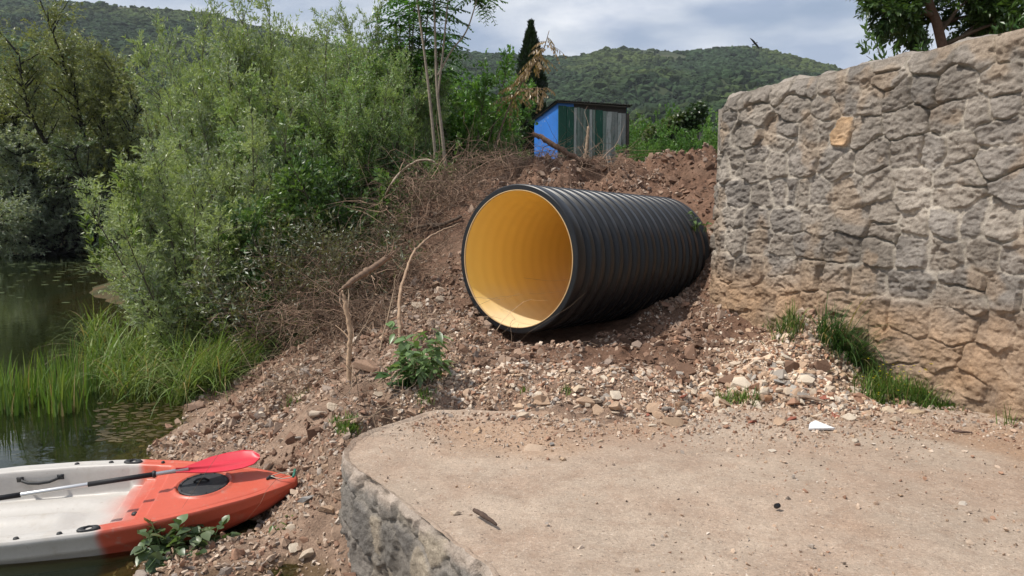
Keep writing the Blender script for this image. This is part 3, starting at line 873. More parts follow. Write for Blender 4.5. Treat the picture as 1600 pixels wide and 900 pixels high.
dr = lambda x, y: not_pad(x, y) * off_pipe(x, y) * sstep(wall_x(y) + .02, wall_x(y) - .06, x) * np.clip(.05 + sstep(6.9, 6.25, y - .8 * sstep(1.3, 2.3, x)) * 1.0 + .35 * fbm(x * 1.6, y * 1.6, seed=143, oct=3), .03, 1)
xy = scat_xy(14000, -.9, 3.6, 5.35, 8.8, dr, rng)
scatter('rubble_gravel', 'small pale stones and grit of the rubble strip behind the landing', 'gravel', xy, np.exp(rng.normal(math.log(.0125), .55, len(xy))).clip(.005, .045), rng, stone_cols(rng, len(xy), .0) * 1.06)
ds = lambda x, y: off_pipe(x, y) * np.clip(.3 + .8 * fbm(x * 1.1, y * 1.1, seed=147, oct=3), .05, 1) * sstep(-2.6, -1.6, x + (y - 9) * -.35)
xy = scat_xy(13000, -2.4, 3.4, 6.6, 13.6, ds, rng)
scatter('slope_stones', 'scattered stones bedded in the brown earth slope round the pipe', 'gravel', xy, np.exp(rng.normal(math.log(.017), .6, len(xy))).clip(.006, .09), rng, stone_cols(rng, len(xy), .62))
xy = np.c_[rng.normal(2.25, .42, 3600), rng.normal(6.45, .42, 3600)]
xy = xy[(not_pad(xy[:, 0], xy[:, 1]) > .5) & (xy[:, 0] < wall_x(xy[:, 1]) - .1) & (xy[:, 1] > 5.6)]
scatter('pale_rubble', 'heap of pale broken stone and mortar crumbs at the foot of the wall', 'rubble', xy, np.exp(rng.normal(math.log(.017), .5, len(xy))).clip(.006, .05), rng, stone_cols(rng, len(xy), 0) * np.array([1.14, 1.12, 1.08]))
# clods of earth
rc = np.random.default_rng(78)
xy = np.concatenate([scat_xy(1500, -3.0, -.5, 5.6, 10.5, lambda x, y: not_pad(x, y) * sstep(-.6, -.45, H0(x, y)) * np.clip(.1 + fbm(x * 1.5, y * 1.5, seed=151, oct=3), 0, 1), rc),
                     scat_xy(2600, -1.6, 3.4, 9.0, 13.6, lambda x, y: off_pipe(x, y) * np.clip(.25 + fbm(x * 1.5, y * 1.5, seed=152, oct=3), 0.03, 1), rc),
                     scat_xy(900, -.6, 2.6, 6.3, 9.2, lambda x, y: not_pad(x, y) * off_pipe(x, y) * np.clip(.1 + fbm(x * 1.9, y * 1.9, seed=153, oct=3), 0, 1) * sstep(wall_x(y), wall_x(y) - .1, x), rc)])
scatter('earth_clods', 'crumbly brown clods of dug earth lying over the slope and heap', 'clods', xy, np.exp(rc.normal(math.log(.024), .6, len(xy))).clip(.008, .11), rc, np.array([.185, .112, .076])[None] * rc.uniform(.65, 1.25, (len(xy), 1)), .35)
# grit on the landing
xy = scat_xy(4200, -.9, 3.9, 2.4, 5.6, lambda x, y: (1 - not_pad(x, y)) * np.clip(.12 + .9 * sstep(4.6, 5.6, y) + .25 * fbm(x * 1.2, y * 1.2, seed=149, oct=3), 0, 1), rng)
xy = xy[inside(np.concatenate([(path - nor * .06)[::4], [(7, -3), (7, 5.8), (1.2, 6.0)]]), xy[:, 0], xy[:, 1])]
scatter('landing_grit', 'loose grit and pebbles strewn over the dusty concrete landing', 'grit', xy, np.exp(rng.normal(math.log(.0065), .55, len(xy))).clip(.003, .022), rng, stone_cols(rng, len(xy), .15), .2, pad_z)

rb = np.random.default_rng(79)
xy = scat_xy(3800, -.7, 3.9, 4.9, 6.0, lambda x, y: (x < wall_x(y) - .04) * np.clip(sstep(4.9, 5.75, y) + .35 * fbm(x * 2, y * 2, seed=155, oct=3), 0.02, 1), rb)
xy = xy[inside(np.concatenate([(path - nor * .06)[::4], [(7, -3), (7, 6.1), (1.2, 6.1)]]), xy[:, 0], xy[:, 1])]
scatter('back_edge_grit', 'gravel and dirt spilling over the back of the concrete landing', 'grit', xy, np.exp(rb.normal(math.log(.0085), .55, len(xy))).clip(.003, .03), rb, stone_cols(rb, len(xy), .25), .2, lambda x, y: np.maximum(pad_z(x, y), H(x, y)))
xy = scat_xy(520, -.9, 3.9, 2.4, 5.6, lambda x, y: (1 - not_pad(x, y)) * np.clip(.3 + .6 * fbm(x * 1.2, y * 1.2, seed=150, oct=3), 0, 1), rng)
xy = xy[inside(np.concatenate([(path - nor * .06)[::4], [(7, -3), (7, 5.8), (1.2, 6.0)]]), xy[:, 0], xy[:, 1])]
scatter('dark_crumbs', 'dark crumbs of earth and bark strewn over the concrete landing', 'grit', xy, np.exp(rng.normal(math.log(.0048), .5, len(xy))).clip(.0025, .013), rng, np.array([.13, .10, .078])[None] * rng.uniform(.5, 1.5, (len(xy), 1)), .2, pad_z)

def ground_or_pad(x, y):
    a = Hs(x, y)
    if not_pad(np.array([x]), np.array([y]))[0] < .5: a = max(a, float(pad_z(np.array([x]), np.array([y]))[0]))
    return a
# single stones: eight cuts of rock, copied
ROCKS = [rock_proto(500 + i, 12, .03) for i in range(8)]
def rock_mesh(k, colour):
    V, Fc = ROCKS[k]
    col = np.array(colour)[None] * (1 + .15 * fbm(V[:, 0] * 2, V[:, 1] * 2, V[:, 2] * 2, seed=k))[:, None]
    return V, Fc, col
rk_cache = {}
def rock(name, label, cat, x, y, size, colour, seed, group=None, squash=1.0, sink=.3, rot=None, z=None):
    rg = random.Random(seed)
    k = seed % 8
    key = (k, colour, name)
    if key not in rk_cache:
        V, Fc, col = rock_mesh(k, colour)
        o = mk(name, V, Fc, M_stone, None, col, False)
        rk_cache[key] = o
    else:
        o = rk_cache[key].copy(); sc.collection.objects.link(o)
        for kk_ in ('group',):
            if kk_ in o: del o[kk_]
    o.location = (x, y, (ground_or_pad(x, y) if z is None else z) + size * (.5 - sink) * squash)
    o.rotation_euler = rot or (rg.uniform(-.4, .4), rg.uniform(-.4, .4), rg.uniform(0, 6.28))
    o.scale = (size, size * rg.uniform(.85, 1.1), size * squash)
    return tag(o, label, cat, group)
rg = random.Random(99)
pale, cream, tan_, grey, brown = (.57, .46, .35), (.65, .55, .43), (.48, .335, .23), (.37, .325, .28), (.36, .21, .14)
def inpx(px, py, z=None, it=6):
    """the point of the surveyed ground seen at a pixel of the photograph"""
    if z is not None: return gp(px, py, z)
    d = ray(px, py)
    Y = np.concatenate([np.arange(2.5, 9, .02), np.arange(9, 20, .05)])
    X = d[0] / d[1] * Y; Z = CAMZ + d[2] / d[1] * Y
    G = H(X, Y)
    G = np.where(not_pad(X, Y) < .5, np.maximum(G, -.012), G)
    hit = np.where(Z <= G)[0]
    k = hit[0] if len(hit) else int(np.argmin(Z - G))
    return Vector((X[k], Y[k], G[k]))
n_r = 0
while n_r < 210:
    px = rg.uniform(800, 1420); 
    f_ = (px - 800) / 620
    py = rg.triangular(585 - 20 * f_, 676, 650)
    if rg.random() < .45: px, py = rg.gauss(1215, 75), rg.triangular(540, 668, 620)
    if px > 1345 and py < 640: continue
    p = inpx(px, py)
    if p.x > wall_x(p.y) - .15: continue
    s = min(.10, math.exp(rg.gauss(math.log(.043), .40)))
    c = rg.choice([pale, pale, cream, cream, tan_, tan_, grey, brown])
    rock('rubble_stone', 'fist-sized broken stone lying loose among others in the rubble heap', 'stone', p.x, p.y, s, c, rg.randrange(10000), 'loose stones of the rubble heap', rg.uniform(.7, 1.1))
    n_r += 1
for px, py in ((965, 628), (1065, 622), (1180, 606), (1205, 580), (1250, 570), (1237, 660), (1140, 640), (1010, 650), (1290, 625), (1175, 660), (1305, 650)):
    p = inpx(px, py)
    o = rock('tile_fragment', 'small flat red roof tile fragment among the rubble stones', 'tile', p.x, p.y, rg.uniform(.045, .07), (.34, .125, .085), rg.randrange(10000), 'red tile fragments in the rubble', .38)
for name, label, px, py, s, c, sq, sd in (
        ('boulder', 'pale tan boulder at the right end of the rubble, touching a smaller lump', 1424, 652, .118, (.48, .36, .24), .8, 3),
        ('stone_lump', 'pale lump leaning against the left of the tan boulder', 1390, 648, .10, (.56, .45, .33), .75, 12),
        ('concrete_lump', 'round light grey concrete lump half way up the rubble heap', 1244, 617, .10, (.42, .385, .34), .62, 4),
        ('stone_lump', 'orange brown crumbly stone left of the grey concrete lump', 1200, 622, .075, (.42, .24, .14), .9, 21),
        ('stone_lump', 'flat pale slab of stone on top of the rubble above its left end', 1128, 588, .075, (.56, .50, .42), .35, 14),
        ('stone_lump', 'pointed grey stone tilted up beside the concrete lump', 1218, 600, .08, (.42, .40, .37), .6, 7),
        ('stone_lump', 'brown angular stone lying at the front of the rubble left of the tiles', 1048, 662, .095, (.40, .28, .19), .65, 16),
        ('stone_lump', 'largest cream stone near the left end of the rubble strip', 905, 610, .085, (.60, .47, .34), .7, 25),
        ('stone_lump', 'cream block standing up next to the pale lump by the boulder', 1382, 625, .07, (.58, .46, .33), 1.0, 33)):
    p = inpx(px, py)
    rock(name, label, 'stone', p.x, p.y, s, c, sd, None, sq)
# stones lying on the slope and landing that stand out one by one
for label, px, py, s, c, sq, sd, cat in (
        ('flat thin tan slab lying in the middle of the concrete landing', 836, 702, .10, (.50, .37, .27), .22, 41, 'stone'),
        ('orange tan stone standing at the back of the landing', 747, 674, .055, (.50, .34, .22), .85, 42, 'stone'),
        ('small grey stone just right of the flat tan slab', 862, 696, .04, (.36, .33, .3), .7, 43, 'stone'),
        ('small cubic tan stone in front of the flat slab', 880, 720, .032, (.52, .38, .26), .9, 44, 'stone'),
        ('pale tan pebble standing alone near the rubble on the landing', 937, 694, .034, (.54, .42, .3), .8, 45, 'stone'),
        ('cream stone nearest the worn left edge of the landing', 711, 803, .04, (.60, .48, .36), .6, 46, 'stone'),
        ('pale pebble alone on the right half of the landing', 1208, 705, .034, (.62, .53, .43), .65, 47, 'stone'),
        ('pale pebble beside the rubble below the white shard', 1336, 688, .036, (.58, .5, .4), .6, 48, 'stone'),
        ('pale pebble nearest the bottom right of the landing', 1504, 789, .028, (.64, .56, .47), .8, 49, 'stone'),
        ('brown boulder half buried in the slope behind the broken stump', 572, 578, .19, (.33, .215, .15), .75, 50, 'boulder'),
        ('brown boulder at the edge of the water beside the grass', 310, 637, .19, (.30, .2, .145), .6, 51, 'boulder'),
        ('long grey slate-like stone lying on the gravel right of the kayak', 482, 783, .10, (.30, .285, .27), .35, 52, 'stone'),
        ('large pale stone low on the slope left of the green weed', 500, 650, .10, (.50, .41, .32), .7, 53, 'stone'),
        ('reddish block of earth and stone on the crest right of the shed', 1047, 245, .20, (.26, .125, .08), .7, 54, 'boulder'),
        ('tan slab of stone sticking out of the heap above the pipe', 850, 277, .24, (.36, .24, .155), .5, 55, 'stone')):
    if cat == 'boulder' and py < 300 or 'sticking' in label:
        p = at(px, py, 12.7)
        rock('boulder', label, cat, p.x, p.y, s, c, sd, None, sq, sink=.1, z=None)
    else:
        p = inpx(px, py)
        rock('boulder' if cat == 'boulder' else 'stone', label, cat, p.x, p.y, s, c, sd, None, sq)
for px, py in ((432, 660), (470, 690), (520, 640), (590, 620), (440, 690), (505, 720), (455, 830), (510, 800), (480, 870), (620, 500), (650, 480), (600, 530), (660, 520), (690, 470), (390, 700), (410, 650), (350, 690), (460, 860), (680, 440), (640, 420)):
    p = inpx(px, py)
    rock('bank_stone', 'hand-sized angular stone lying on the gravel bank', 'stone', p.x, p.y, rg.uniform(.045, .085), rg.choice([pale, tan_, cream, brown, grey]), rg.randrange(10000), 'larger stones on the bank', rg.uniform(.6, .9))
# the white marble shard
p = inpx(1280, 672)
mb = MB()
a = np.array([(-.085, -.01), (.10, -.035), (.005, .075), (-.05, .05)])
mb.add(np.concatenate([np.c_[a, np.zeros(4)], np.c_[a * .95, np.full(4, .014)]]), [(0, 3, 2, 1), (4, 5, 6, 7), (0, 1, 5, 4), (1, 2, 6, 5), (2, 3, 7, 6), (3, 0, 4, 7)], (.66, .66, .66))
o = mb.build('marble_shard', M_stone); o.location = (p.x, p.y, p.z + .012); o.rotation_euler = (R(22), R(-4), R(8))
tag(o, 'white triangular marble shard lying in front of the rubble', 'shard')

# ------------------------------------------------------------------ plant generators
def sub_branches(P, n, f0, f1, lmin, lmax, ang, up, curve, rng, K=6, taper=.45, power=1.0):
    """n new shoots on every polyline of P (N,K0,3)"""
    N, K0, _ = P.shape
    idx = np.repeat(np.arange(N), n)
    f = f0 + (f1 - f0) * rng.uniform(0, 1, N * n) ** power
    ft = f * (K0 - 1.001); i = ft.astype(int); a = (ft - i)[:, None]
    p0 = P[idx, i] * (1 - a) + P[idx, i + 1] * a
    t = nrm(P[idx, i + 1] - P[idx, i])
    r = rng.normal(0, 1, (N * n, 3)); r = nrm(r - (r * t).sum(-1, keepdims=True) * t)
    an = R(ang) * rng.uniform(.6, 1.3, (N * n, 1))
    d = nrm(t * np.cos(an) + r * np.sin(an) + np.array([0, 0, up]))
    L = rng.uniform(lmin, lmax, (N * n, 1)) * (1 - taper * f[:, None])
    tt_ = np.linspace(0, 1, K)[None, :, None]
    cv = np.zeros((N * n, 1, 3)); cv[:, 0, 2] = curve
    w = rng.normal(0, .10, (N * n, 1, 3))
    Q = p0[:, None] + d[:, None] * L[:, None] * tt_ + (cv + w) * L[:, None] * tt_ ** 2
    return Q, f
def leaves_on(P, n, length, width, rng, f0=.15, f1=1.0, ang=45, droop=0., flat=.5, jitter=0.0):
    N, K0, _ = P.shape
    idx = np.repeat(np.arange(N), n)
    f = rng.uniform(f0, f1, N * n)
    ft = f * (K0 - 1.001); i = ft.astype(int); a = (ft - i)[:, None]
    p0 = P[idx, i] * (1 - a) + P[idx, i + 1] * a
    if jitter: p0 = p0 + rng.normal(0, jitter, p0.shape)
    t = nrm(P[idx, i + 1] - P[idx, i])
    r = rng.normal(0, 1, (N * n, 3)); r = nrm(r - (r * t).sum(-1, keepdims=True) * t)
    an = R(ang) * rng.uniform(.5, 1.4, (N * n, 1))
    d = nrm(t * np.cos(an) + r * np.sin(an) + np.array([0, 0, -droop]))
    nn = rng.normal(0, 1, (N * n, 3)) * (1 - flat) + np.array([0, 0, 1.0]) * flat * 1.6
    sd = nrm(np.cross(d, nn))
    s = rng.uniform(.65, 1.2, (N * n, 1))
    return p0, d, sd, s * length, s * width
def leaf_mesh(p0, d, sd, L, W, fold=.25):
    n = len(p0)
    up = np.cross(sd, d)
    m = p0 + d * L * .45
    V = np.stack([p0, m + sd * W / 2 + up * W * fold * .5, p0 + d * L, m - sd * W / 2 + up * W * fold * .5], 1).reshape(-1, 3)
    Fc = np.arange(n * 4).reshape(-1, 4)
    return V, Fc
def leaf_cols(n, base, rng, var=.35, tip=None, tipk=None, silver=0.0):
    c = np.array(base)[None] * rng.uniform(1 - var, 1 + var, (n, 1)) * (1 + rng.normal(0, .07, (n, 3)))
    if silver:
        s = (rng.random((n, 1)) < silver)
        c = np.where(s, np.array([.31, .35, .265])[None] * rng.uniform(.75, 1.15, (n, 1)), c)
    if tip is not None:
        c = c * (1 - tipk[:, None]) + np.array(tip)[None] * tipk[:, None]
    return np.clip(np.repeat(c, 4, 0), 0.004, .8)
def stems(n, h0, h1, spread, lean0, lean1, rng, K=12, curve=.35, base_r=.4):
    a = rng.uniform(0, 6.283, n) 
    ln = R(1) * (lean0 + (lean1 - lean0) * rng.uniform(0, 1, n) ** .8)
    L = rng.uniform(h0, h1, n) * (1 - .25 * (ln / R(90)))
    d = np.stack([np.cos(a) * np.sin(ln), np.sin(a) * np.sin(ln), np.cos(ln)], -1)
    p0 = np.stack([np.cos(a) * base_r * rng.uniform(.1, 1, n), np.sin(a) * base_r * rng.uniform(.1, 1, n), np.full(n, -.05)], -1)
    t = np.linspace(0, 1, K)[None, :, None]
    c = np.zeros((n, 1, 3)); c[:, 0, 2] = curve * np.sin(ln)
    w1 = rng.normal(0, .07, (n, 1, 3)); w2 = rng.normal(0, .03, (n, 1, 3))
    return p0[:, None] + d[:, None] * L[:, None, None] * t + (c + w1) * L[:, None, None] * t ** 2 + w2 * L[:, None, None] * np.sin(t * 7)
def wood(mb, P, r0, r1, m, col):
    N, K, _ = P.shape
    r0 = np.broadcast_to(np.asarray(r0, float), (N,)); 
    k = np.linspace(0, 1, K)[None]
    Rr = r0[:, None] * (1 - k) + r1 * k
    V, Fc = tubes(P, Rr, m)
    mb.add(V, Fc, col)
def shrub(name, label, seed, n_st, h, lean, br, tw, lf, leaf, base, silver=0, group=None, curve=.35, tip=None, base_r=.4, low=.08, brlen=(.5, 1.1), twlen=(.18, .42), up=.35, stem_r=.03, bark=(.10, .085, .06), droop=0.05, cat='shrub', lean0=3, flat=.22, lang=42):
    rng = np.random.default_rng(seed)
    root = thing(name, label, cat, group=group)
    S = stems(n_st, h * .62, h, .5, lean0, lean, rng, curve=curve, base_r=base_r)
    B, fB = sub_branches(S, br, low, .98, *brlen, 52, up, .12, rng, K=6, taper=.5)
    Tw, fT = sub_branches(B, tw, .1, 1.0, *twlen, 48, up * .5, .0, rng, K=4, taper=.2)
    Tp, _ = sub_branches(S, 10, .75, 1.0, twlen[0], twlen[1] * 1.3, 35, up, 0, rng, K=4, taper=.2)
    Tw = np.concatenate([Tw, Tp])
    mb = MB()
    wood(mb, S, np.full(n_st, stem_r) * rng.uniform(.6, 1.2, n_st), stem_r * .15, 6, bark)
    wood(mb, B, stem_r * .28, stem_r * .06, 4, bark)
    mb.build('trunk', M_bark, root, True)
    p0, d, sd, L, W = leaves_on(Tw, lf, leaf[0], leaf[1], rng, ang=lang, droop=droop, flat=flat)
    hz = p0[:, 2] / h
    rr_ = np.hypot(p0[:, 0], p0[:, 1])
    V, Fc = leaf_mesh(p0, d, sd, L, W)
    tk = None
    if tip is not None:
        clump = fbm(p0[:, 0] * 1.6, p0[:, 1] * 1.6, p0[:, 2] * 1.6, seed=seed, oct=2)
        tk = np.clip(.35 + .9 * clump, 0, .9)
    mb2 = MB(); mb2.add(V, Fc, leaf_cols(len(p0), base, rng, .33, tip, tk, silver))
    mb2.build('crown', M_leaf, root, False)
    root['h'] = h
    return root
def place(o, px, Y, top_py, sx=1.0, rz=0, z=None, label=None, first=False, group=None):
    o = o if first else copy_tree(o)
    x = at(px, 330, Y).x
    zb = Hs(x, Y) if z is None else z
    zt = at(px, top_py, Y).z
    s = (zt - zb) / o['h']
    o.location = (x, Y, zb - .03)
    o.scale = (s * sx, s * sx, s)
    o.rotation_euler = (0, 0, rz)
    if label: o['label'] = label
    if group: o['group'] = group
    return o

# ---- the silvery willows along the bank
WG = 'willow shrubs on the river bank'
wA = shrub('willow_shrub', '', 11, 20, 4.4, 38, 24, 9, 14, (.088, .024), (.265, .33, .15), .55, tip=(.335, .40, .165), low=.05, base_r=.7, lean0=2)
wB = shrub('willow_shrub', '', 12, 20, 4.8, 30, 26, 9, 14, (.088, .023), (.25, .325, .14), .5, tip=(.335, .41, .155), base_r=.5)
wC = shrub('willow_shrub', '', 13, 19, 5.0, 24, 26, 9, 13, (.085, .025), (.215, .325, .115), .34, tip=(.30, .40, .13), base_r=.5)
place(wA, 300, 11.4, 235, 1.1, .3, label='low silvery willow bush leaning out over the water nearest the tall grass', first=True, group=WG)
place(wA, 278, 12.2, 335, 1.0, 2.2, label='leftmost low willow bush hanging over the dark river', group=WG)
place(wB, 366, 12.7, 128, .76, .0, label='tall silvery willow directly behind the low bush by the water', first=True, group=WG)
place(wB, 412, 13.6, 34, .82, 1.8, label='tallest willow shrub whose top reaches the sky above the bank', group=WG)
place(wA, 405, 12.0, 190, .95, 4.0, label='mid height willow bush over the bent dead twigs', group=WG)
place(wB, 338, 14.6, 112, .62, 3.4, label='dull green willow in front of the big dark tree on the far bank', group=WG)
place(wB, 480, 14.0, 36, .8, 4.6, label='slender willow with see-through top right of the tallest willow', group=WG)
place(wB, 445, 14.4, 78, .8, 5.3, label='silvery willow filling the skyline between the tallest and the slender one', group=WG)
place(wC, 545, 13.4, 70, .85, .0, label='bright green upright willow in the middle of the thicket', first=True, group=WG)
place(wC, 610, 14.0, 70, .85, 2.0, label='bright green willow just left of the bare tree stems', group=WG)
place(wC, 590, 13.0, 88, .8, .7, label='full bright willow standing between the upright one and the bare stems', group=WG)
place(wB, 522, 14.2, 76, .8, 2.6, label='silvery willow whose top shows between the slender and the upright one', group=WG)
place(wC, 655, 14.4, 95, .8, 2.9, label='bright willow right behind the bare tree stems', group=WG)
place(wC, 470, 12.5, 140, .9, 3.3, label='broad green willow in front of the slender one', group=WG)
place(wC, 570, 12.7, 120, .8, 5.0, label='shorter bright willow in front of the upright one', group=WG)
place(wC, 640, 13.2, 135, .75, 1.0, label='shorter bright willow partly crossed by the bare tree stems', group=WG)
# ---- darker leafy undergrowth
BG = 'leafy bushes of the thicket'
bA = shrub('leafy_bush', '', 21, 18, 2.6, 55, 15, 7, 9, (.095, .05), (.075, .14, .042), .05, tip=(.135, .22, .055), low=.08, base_r=.5, brlen=(.4, .8), twlen=(.15, .32), up=.2)
bB = shrub('leafy_bush', '', 22, 18, 3.4, 40, 17, 7, 9, (.10, .052), (.095, .20, .042), 0, tip=(.16, .285, .052), low=.1, base_r=.5, brlen=(.4, .85), twlen=(.15, .34), up=.25)
place(bA, 545, 11.9, 205, 1.0, 0, label='dark green bush shading the foot of the thicket behind the dead twigs', first=True, group=BG)
place(bA, 620, 12.4, 215, .95, 1.5, label='dark green bush at the foot of the bare tree stems', group=BG)
place(bA, 470, 11.4, 290, 1.0, 3.0, label='low dark bush between the willows and the brushwood', group=BG)
place(bA, 690, 13.2, 225, .8, 2.4, label='low dark bush on the crest right behind the bare tree stems', group=BG)
place(bA, 778, 14.2, 205, .7, 5.4, label='dark bush below the withered sapling', group=BG)
place(bB, 728, 15.2, 100, .9, 0, label='vivid green bush right of the bare tree stems', first=True, group=BG)
place(bB, 752, 16.2, 128, .75, 1.1, label='vivid green bush left of the blue shed side', group=BG)
place(bB, 690, 15.8, 100, 1.0, 4.0, label='vivid green bush seen between the bare tree stems', group=BG)
RG = 'bushes right of the shed'
place(bB, 1003, 18.6, 214, .9, 2.6, label='green bush touching the right side of the shed', group=RG)
place(bB, 1082, 17.6, 190, .95, 3.6, label='yellow green bush between the shed and the stone wall', group=RG)
place(bB, 1040, 18.9, 208, .8, 5.0, label='green bush under the sloping vine roof, between its two neighbours', group=RG)
place(bB, 985, 24, 172, .9, .6, label='bush farthest back right of the shed', group=RG)
place(bB, 1120, 24, 170, 1.0, 1.6, label='bush half hidden by the corner of the stone wall', group=RG)
place(bA, 840, 26, 205, 1.2, 1.6, label='dark bush beside the cypress behind the shed', group=RG)
place(bA, 905, 30, 172, 1.4, 4.6, label='dark bush behind the shed roof', group=RG)

# ---- the big trees over the water at the left
def big_tree(label, seed, h, px, Y, top_py, trunks, lean, leafs, base, silver, sx=1.0, low=.2, group='large willows on the far bank', tip=None, curve=.08, lean0=14):
    t = shrub('willow_tree', label, seed, trunks, h, lean, 30, 13, leafs, (.16, .046), base, silver, group, tip=tip, low=low, base_r=.5, brlen=(1.2, 2.7), twlen=(.5, 1.1), up=.12, stem_r=.17, bark=(.03, .026, .02), droop=.35, cat='tree', lean0=lean0, curve=curve)
    return place(t, px, Y, top_py, sx, 0, first=True)
big_tree('tall olive green willow with dark open limbs behind the silvery bushes', 41, 11, 168, 40, 8, 16, 44, 24, (.21, .235, .09), .15, .92, .42, lean0=18, tip=(.23, .245, .085))
big_tree('broad silvery grey willow hanging over the dark water on the left', 42, 7, 75, 40, 178, 15, 64, 24, (.27, .31, .20), .55, 1.15, .12)
big_tree('silvery willow at the left edge of the picture, lower than its neighbours', 43, 6, -15, 41, 235, 10, 55, 17, (.25, .29, .18), .5, 1.0, .12)
big_tree('dull green willow low behind the silvery bushes', 44, 7, 235, 39, 165, 9, 50, 17, (.14, .18, .08), .2, 1.0, .10)

# ---- tree of heaven: bare stems with feathered leaves
def pinnate(mb, p, d, L, rng, pairs=11, base=(.06, .13, .03), droop=.5, w=.032, ll=.11, var=.25, hang=0.0):
    d = np.array(d, float); d /= np.linalg.norm(d)
    t = np.linspace(0, 1, pairs)
    P = np.array(p)[None] + d[None] * L * t[:, None] + np.array([0, 0, -droop])[None] * L * (t ** 2)[:, None]
    T = nrm(np.gradient(P, axis=0))
    sd = nrm(np.cross(T, np.array([0, 0, 1.0])))
    V, Fc = tubes(P[None], np.full((1, pairs), .004), 3)
    mb.add(V, Fc, np.array(base) * .8)
    for sgn in (-1, 1):
        dd = nrm(sd * sgn * (1 - hang) + T * .35 + np.array([0, 0, -.25 - hang]) + rng.normal(0, .12, sd.shape))
        ln = (ll * np.sin(.35 + 2.5 * t * .95) * rng.uniform(.85, 1.1, pairs))[:, None]
        if hang: nn_ = nrm(np.cross(dd, rng.normal(0, 1, dd.shape)))
        else: nn_ = nrm(np.cross(dd, np.array([0, 0, 1.0]) + rng.normal(0, .25, dd.shape)))
        V, Fc = leaf_mesh(P, dd, nn_, ln, ln * 0 + w * 1.0)
        mb.add(V, Fc, np.repeat(np.array(base)[None] * rng.uniform(1 - var, 1 + var, (pairs, 1)), 4, 0))
rng = np.random.default_rng(61)
YA = 12.2
bx = at(690, 285, YA)
tree = thing('tree_of_heaven', 'slim tree of bare grey stems topped with feathery leaves above the crest', 'tree', (bx.x, bx.y, Hs(bx.x, bx.y) - .05))
o_ = np.array(tree.location)
def pl(pts, n=14):
    return catmull([np.array(at(a, b, y)) - o_ for a, b, y in pts], max(2, n // (len(pts) - 1)))
mb = MB()
stA = pl([(686, 305, YA), (678, 220, YA), (671, 150, YA), (664, 90, YA), (652, 0, YA), (648, -40, YA)], 44)
stB = pl([(700, 305, YA), (692, 220, YA - .05), (683, 140, YA - .1), (680, 60, YA - .1), (676, -60, YA - .1)], 44)
stC = pl([(684, 150, YA - .1), (691, 90, YA - .15), (697, 30, YA - .2), (704, -40, YA - .2)], 44)
stD = pl([(684, 118, YA - .12), (705, 80, YA - .15), (728, 50, YA - .2), (742, 10, YA - .2), (745, -5, YA - .2)], 44)
for s_, r0, r1 in ((stA, .026, .013), (stB, .030, .012), (stC, .016, .010), (stD, .015, .007)):
    capped_tube(mb, s_, np.linspace(r0, r1, len(s_)), 8, (.27, .225, .175))
mb.build('trunk', M_bark, tree, True)
mb = MB()
for s_ in (stA, stB, stC):
    for k in range(16):
        p = s_[-1 - rng.integers(0, 8)]
        a = rng.uniform(0, 6.28)
        pinnate(mb, p, (math.cos(a), math.sin(a), rng.uniform(.0, .5)), rng.uniform(.45, .75), rng, base=(.085, .175, .038), ll=.13, w=.04)
for k in range(9):
    a = rng.uniform(-.6, 3.6) if k < 6 else rng.uniform(0, 6.28)
    pinnate(mb, stD[-1 - (k % 3)], (math.cos(a * .6), math.sin(a), rng.uniform(-.2, .4)), rng.uniform(.35, .55), rng, base=(.085, .17, .042), ll=.11, w=.036)
pinnate(mb, stD[-1], (1, -.1, .16), .52, rng, base=(.085, .17, .042), ll=.12, w=.038, droop=.15)
pinnate(mb, stD[-2], (.95, -.3, -.02), .46, rng, base=(.085, .17, .042), ll=.12, w=.038, droop=.2)
for px, py in ((718, 14), (722, 34), (712, 55), (720, 72)):
    pinnate(mb, np.array(at(690, py - 2, YA - .1)) - o_, (1, -.2, .05), .42, rng, base=(.07, .15, .042), ll=.12, w=.038, droop=.25)
mb.build('crown', M_leaf, tree)
# the denser one behind it
bx = at(640, 300, 13.6)
tree2 = thing('tree_of_heaven', 'dense feathery leaved tree rising behind the bare stems to the top edge', 'tree', (bx.x, bx.y, Hs(bx.x, bx.y) - .05))
o_ = np.array(tree2.location)
mb = MB(); tops = []
for a, b in ((640, 5), (660, 20), (625, 40), (672, -10), (650, -40), (690, 60)):
    s_ = pl([(640, 320, 13.6), ((640 + a) / 2 + rng.uniform(-8, 8), 190, 13.6), (a, b, 13.6 + rng.uniform(-.3, .3))])
    tops.append(s_)
    capped_tube(mb, s_, np.linspace(.03, .01, len(s_)), 6, (.2, .17, .13))
mb.build('trunk', M_bark, tree2, True)
mb = MB()
for s_ in tops:
    for k in range(44):
        p = s_[-1 - int(rng.triangular(0, 0, 9))]
        a = rng.uniform(0, 6.28)
        pinnate(mb, p, (math.cos(a), math.sin(a), rng.uniform(-.1, .6)), rng.uniform(.4, .8), rng, base=(.075, .18, .036), ll=.13, w=.042, pairs=10)
mb.build('crown', M_leaf, tree2)

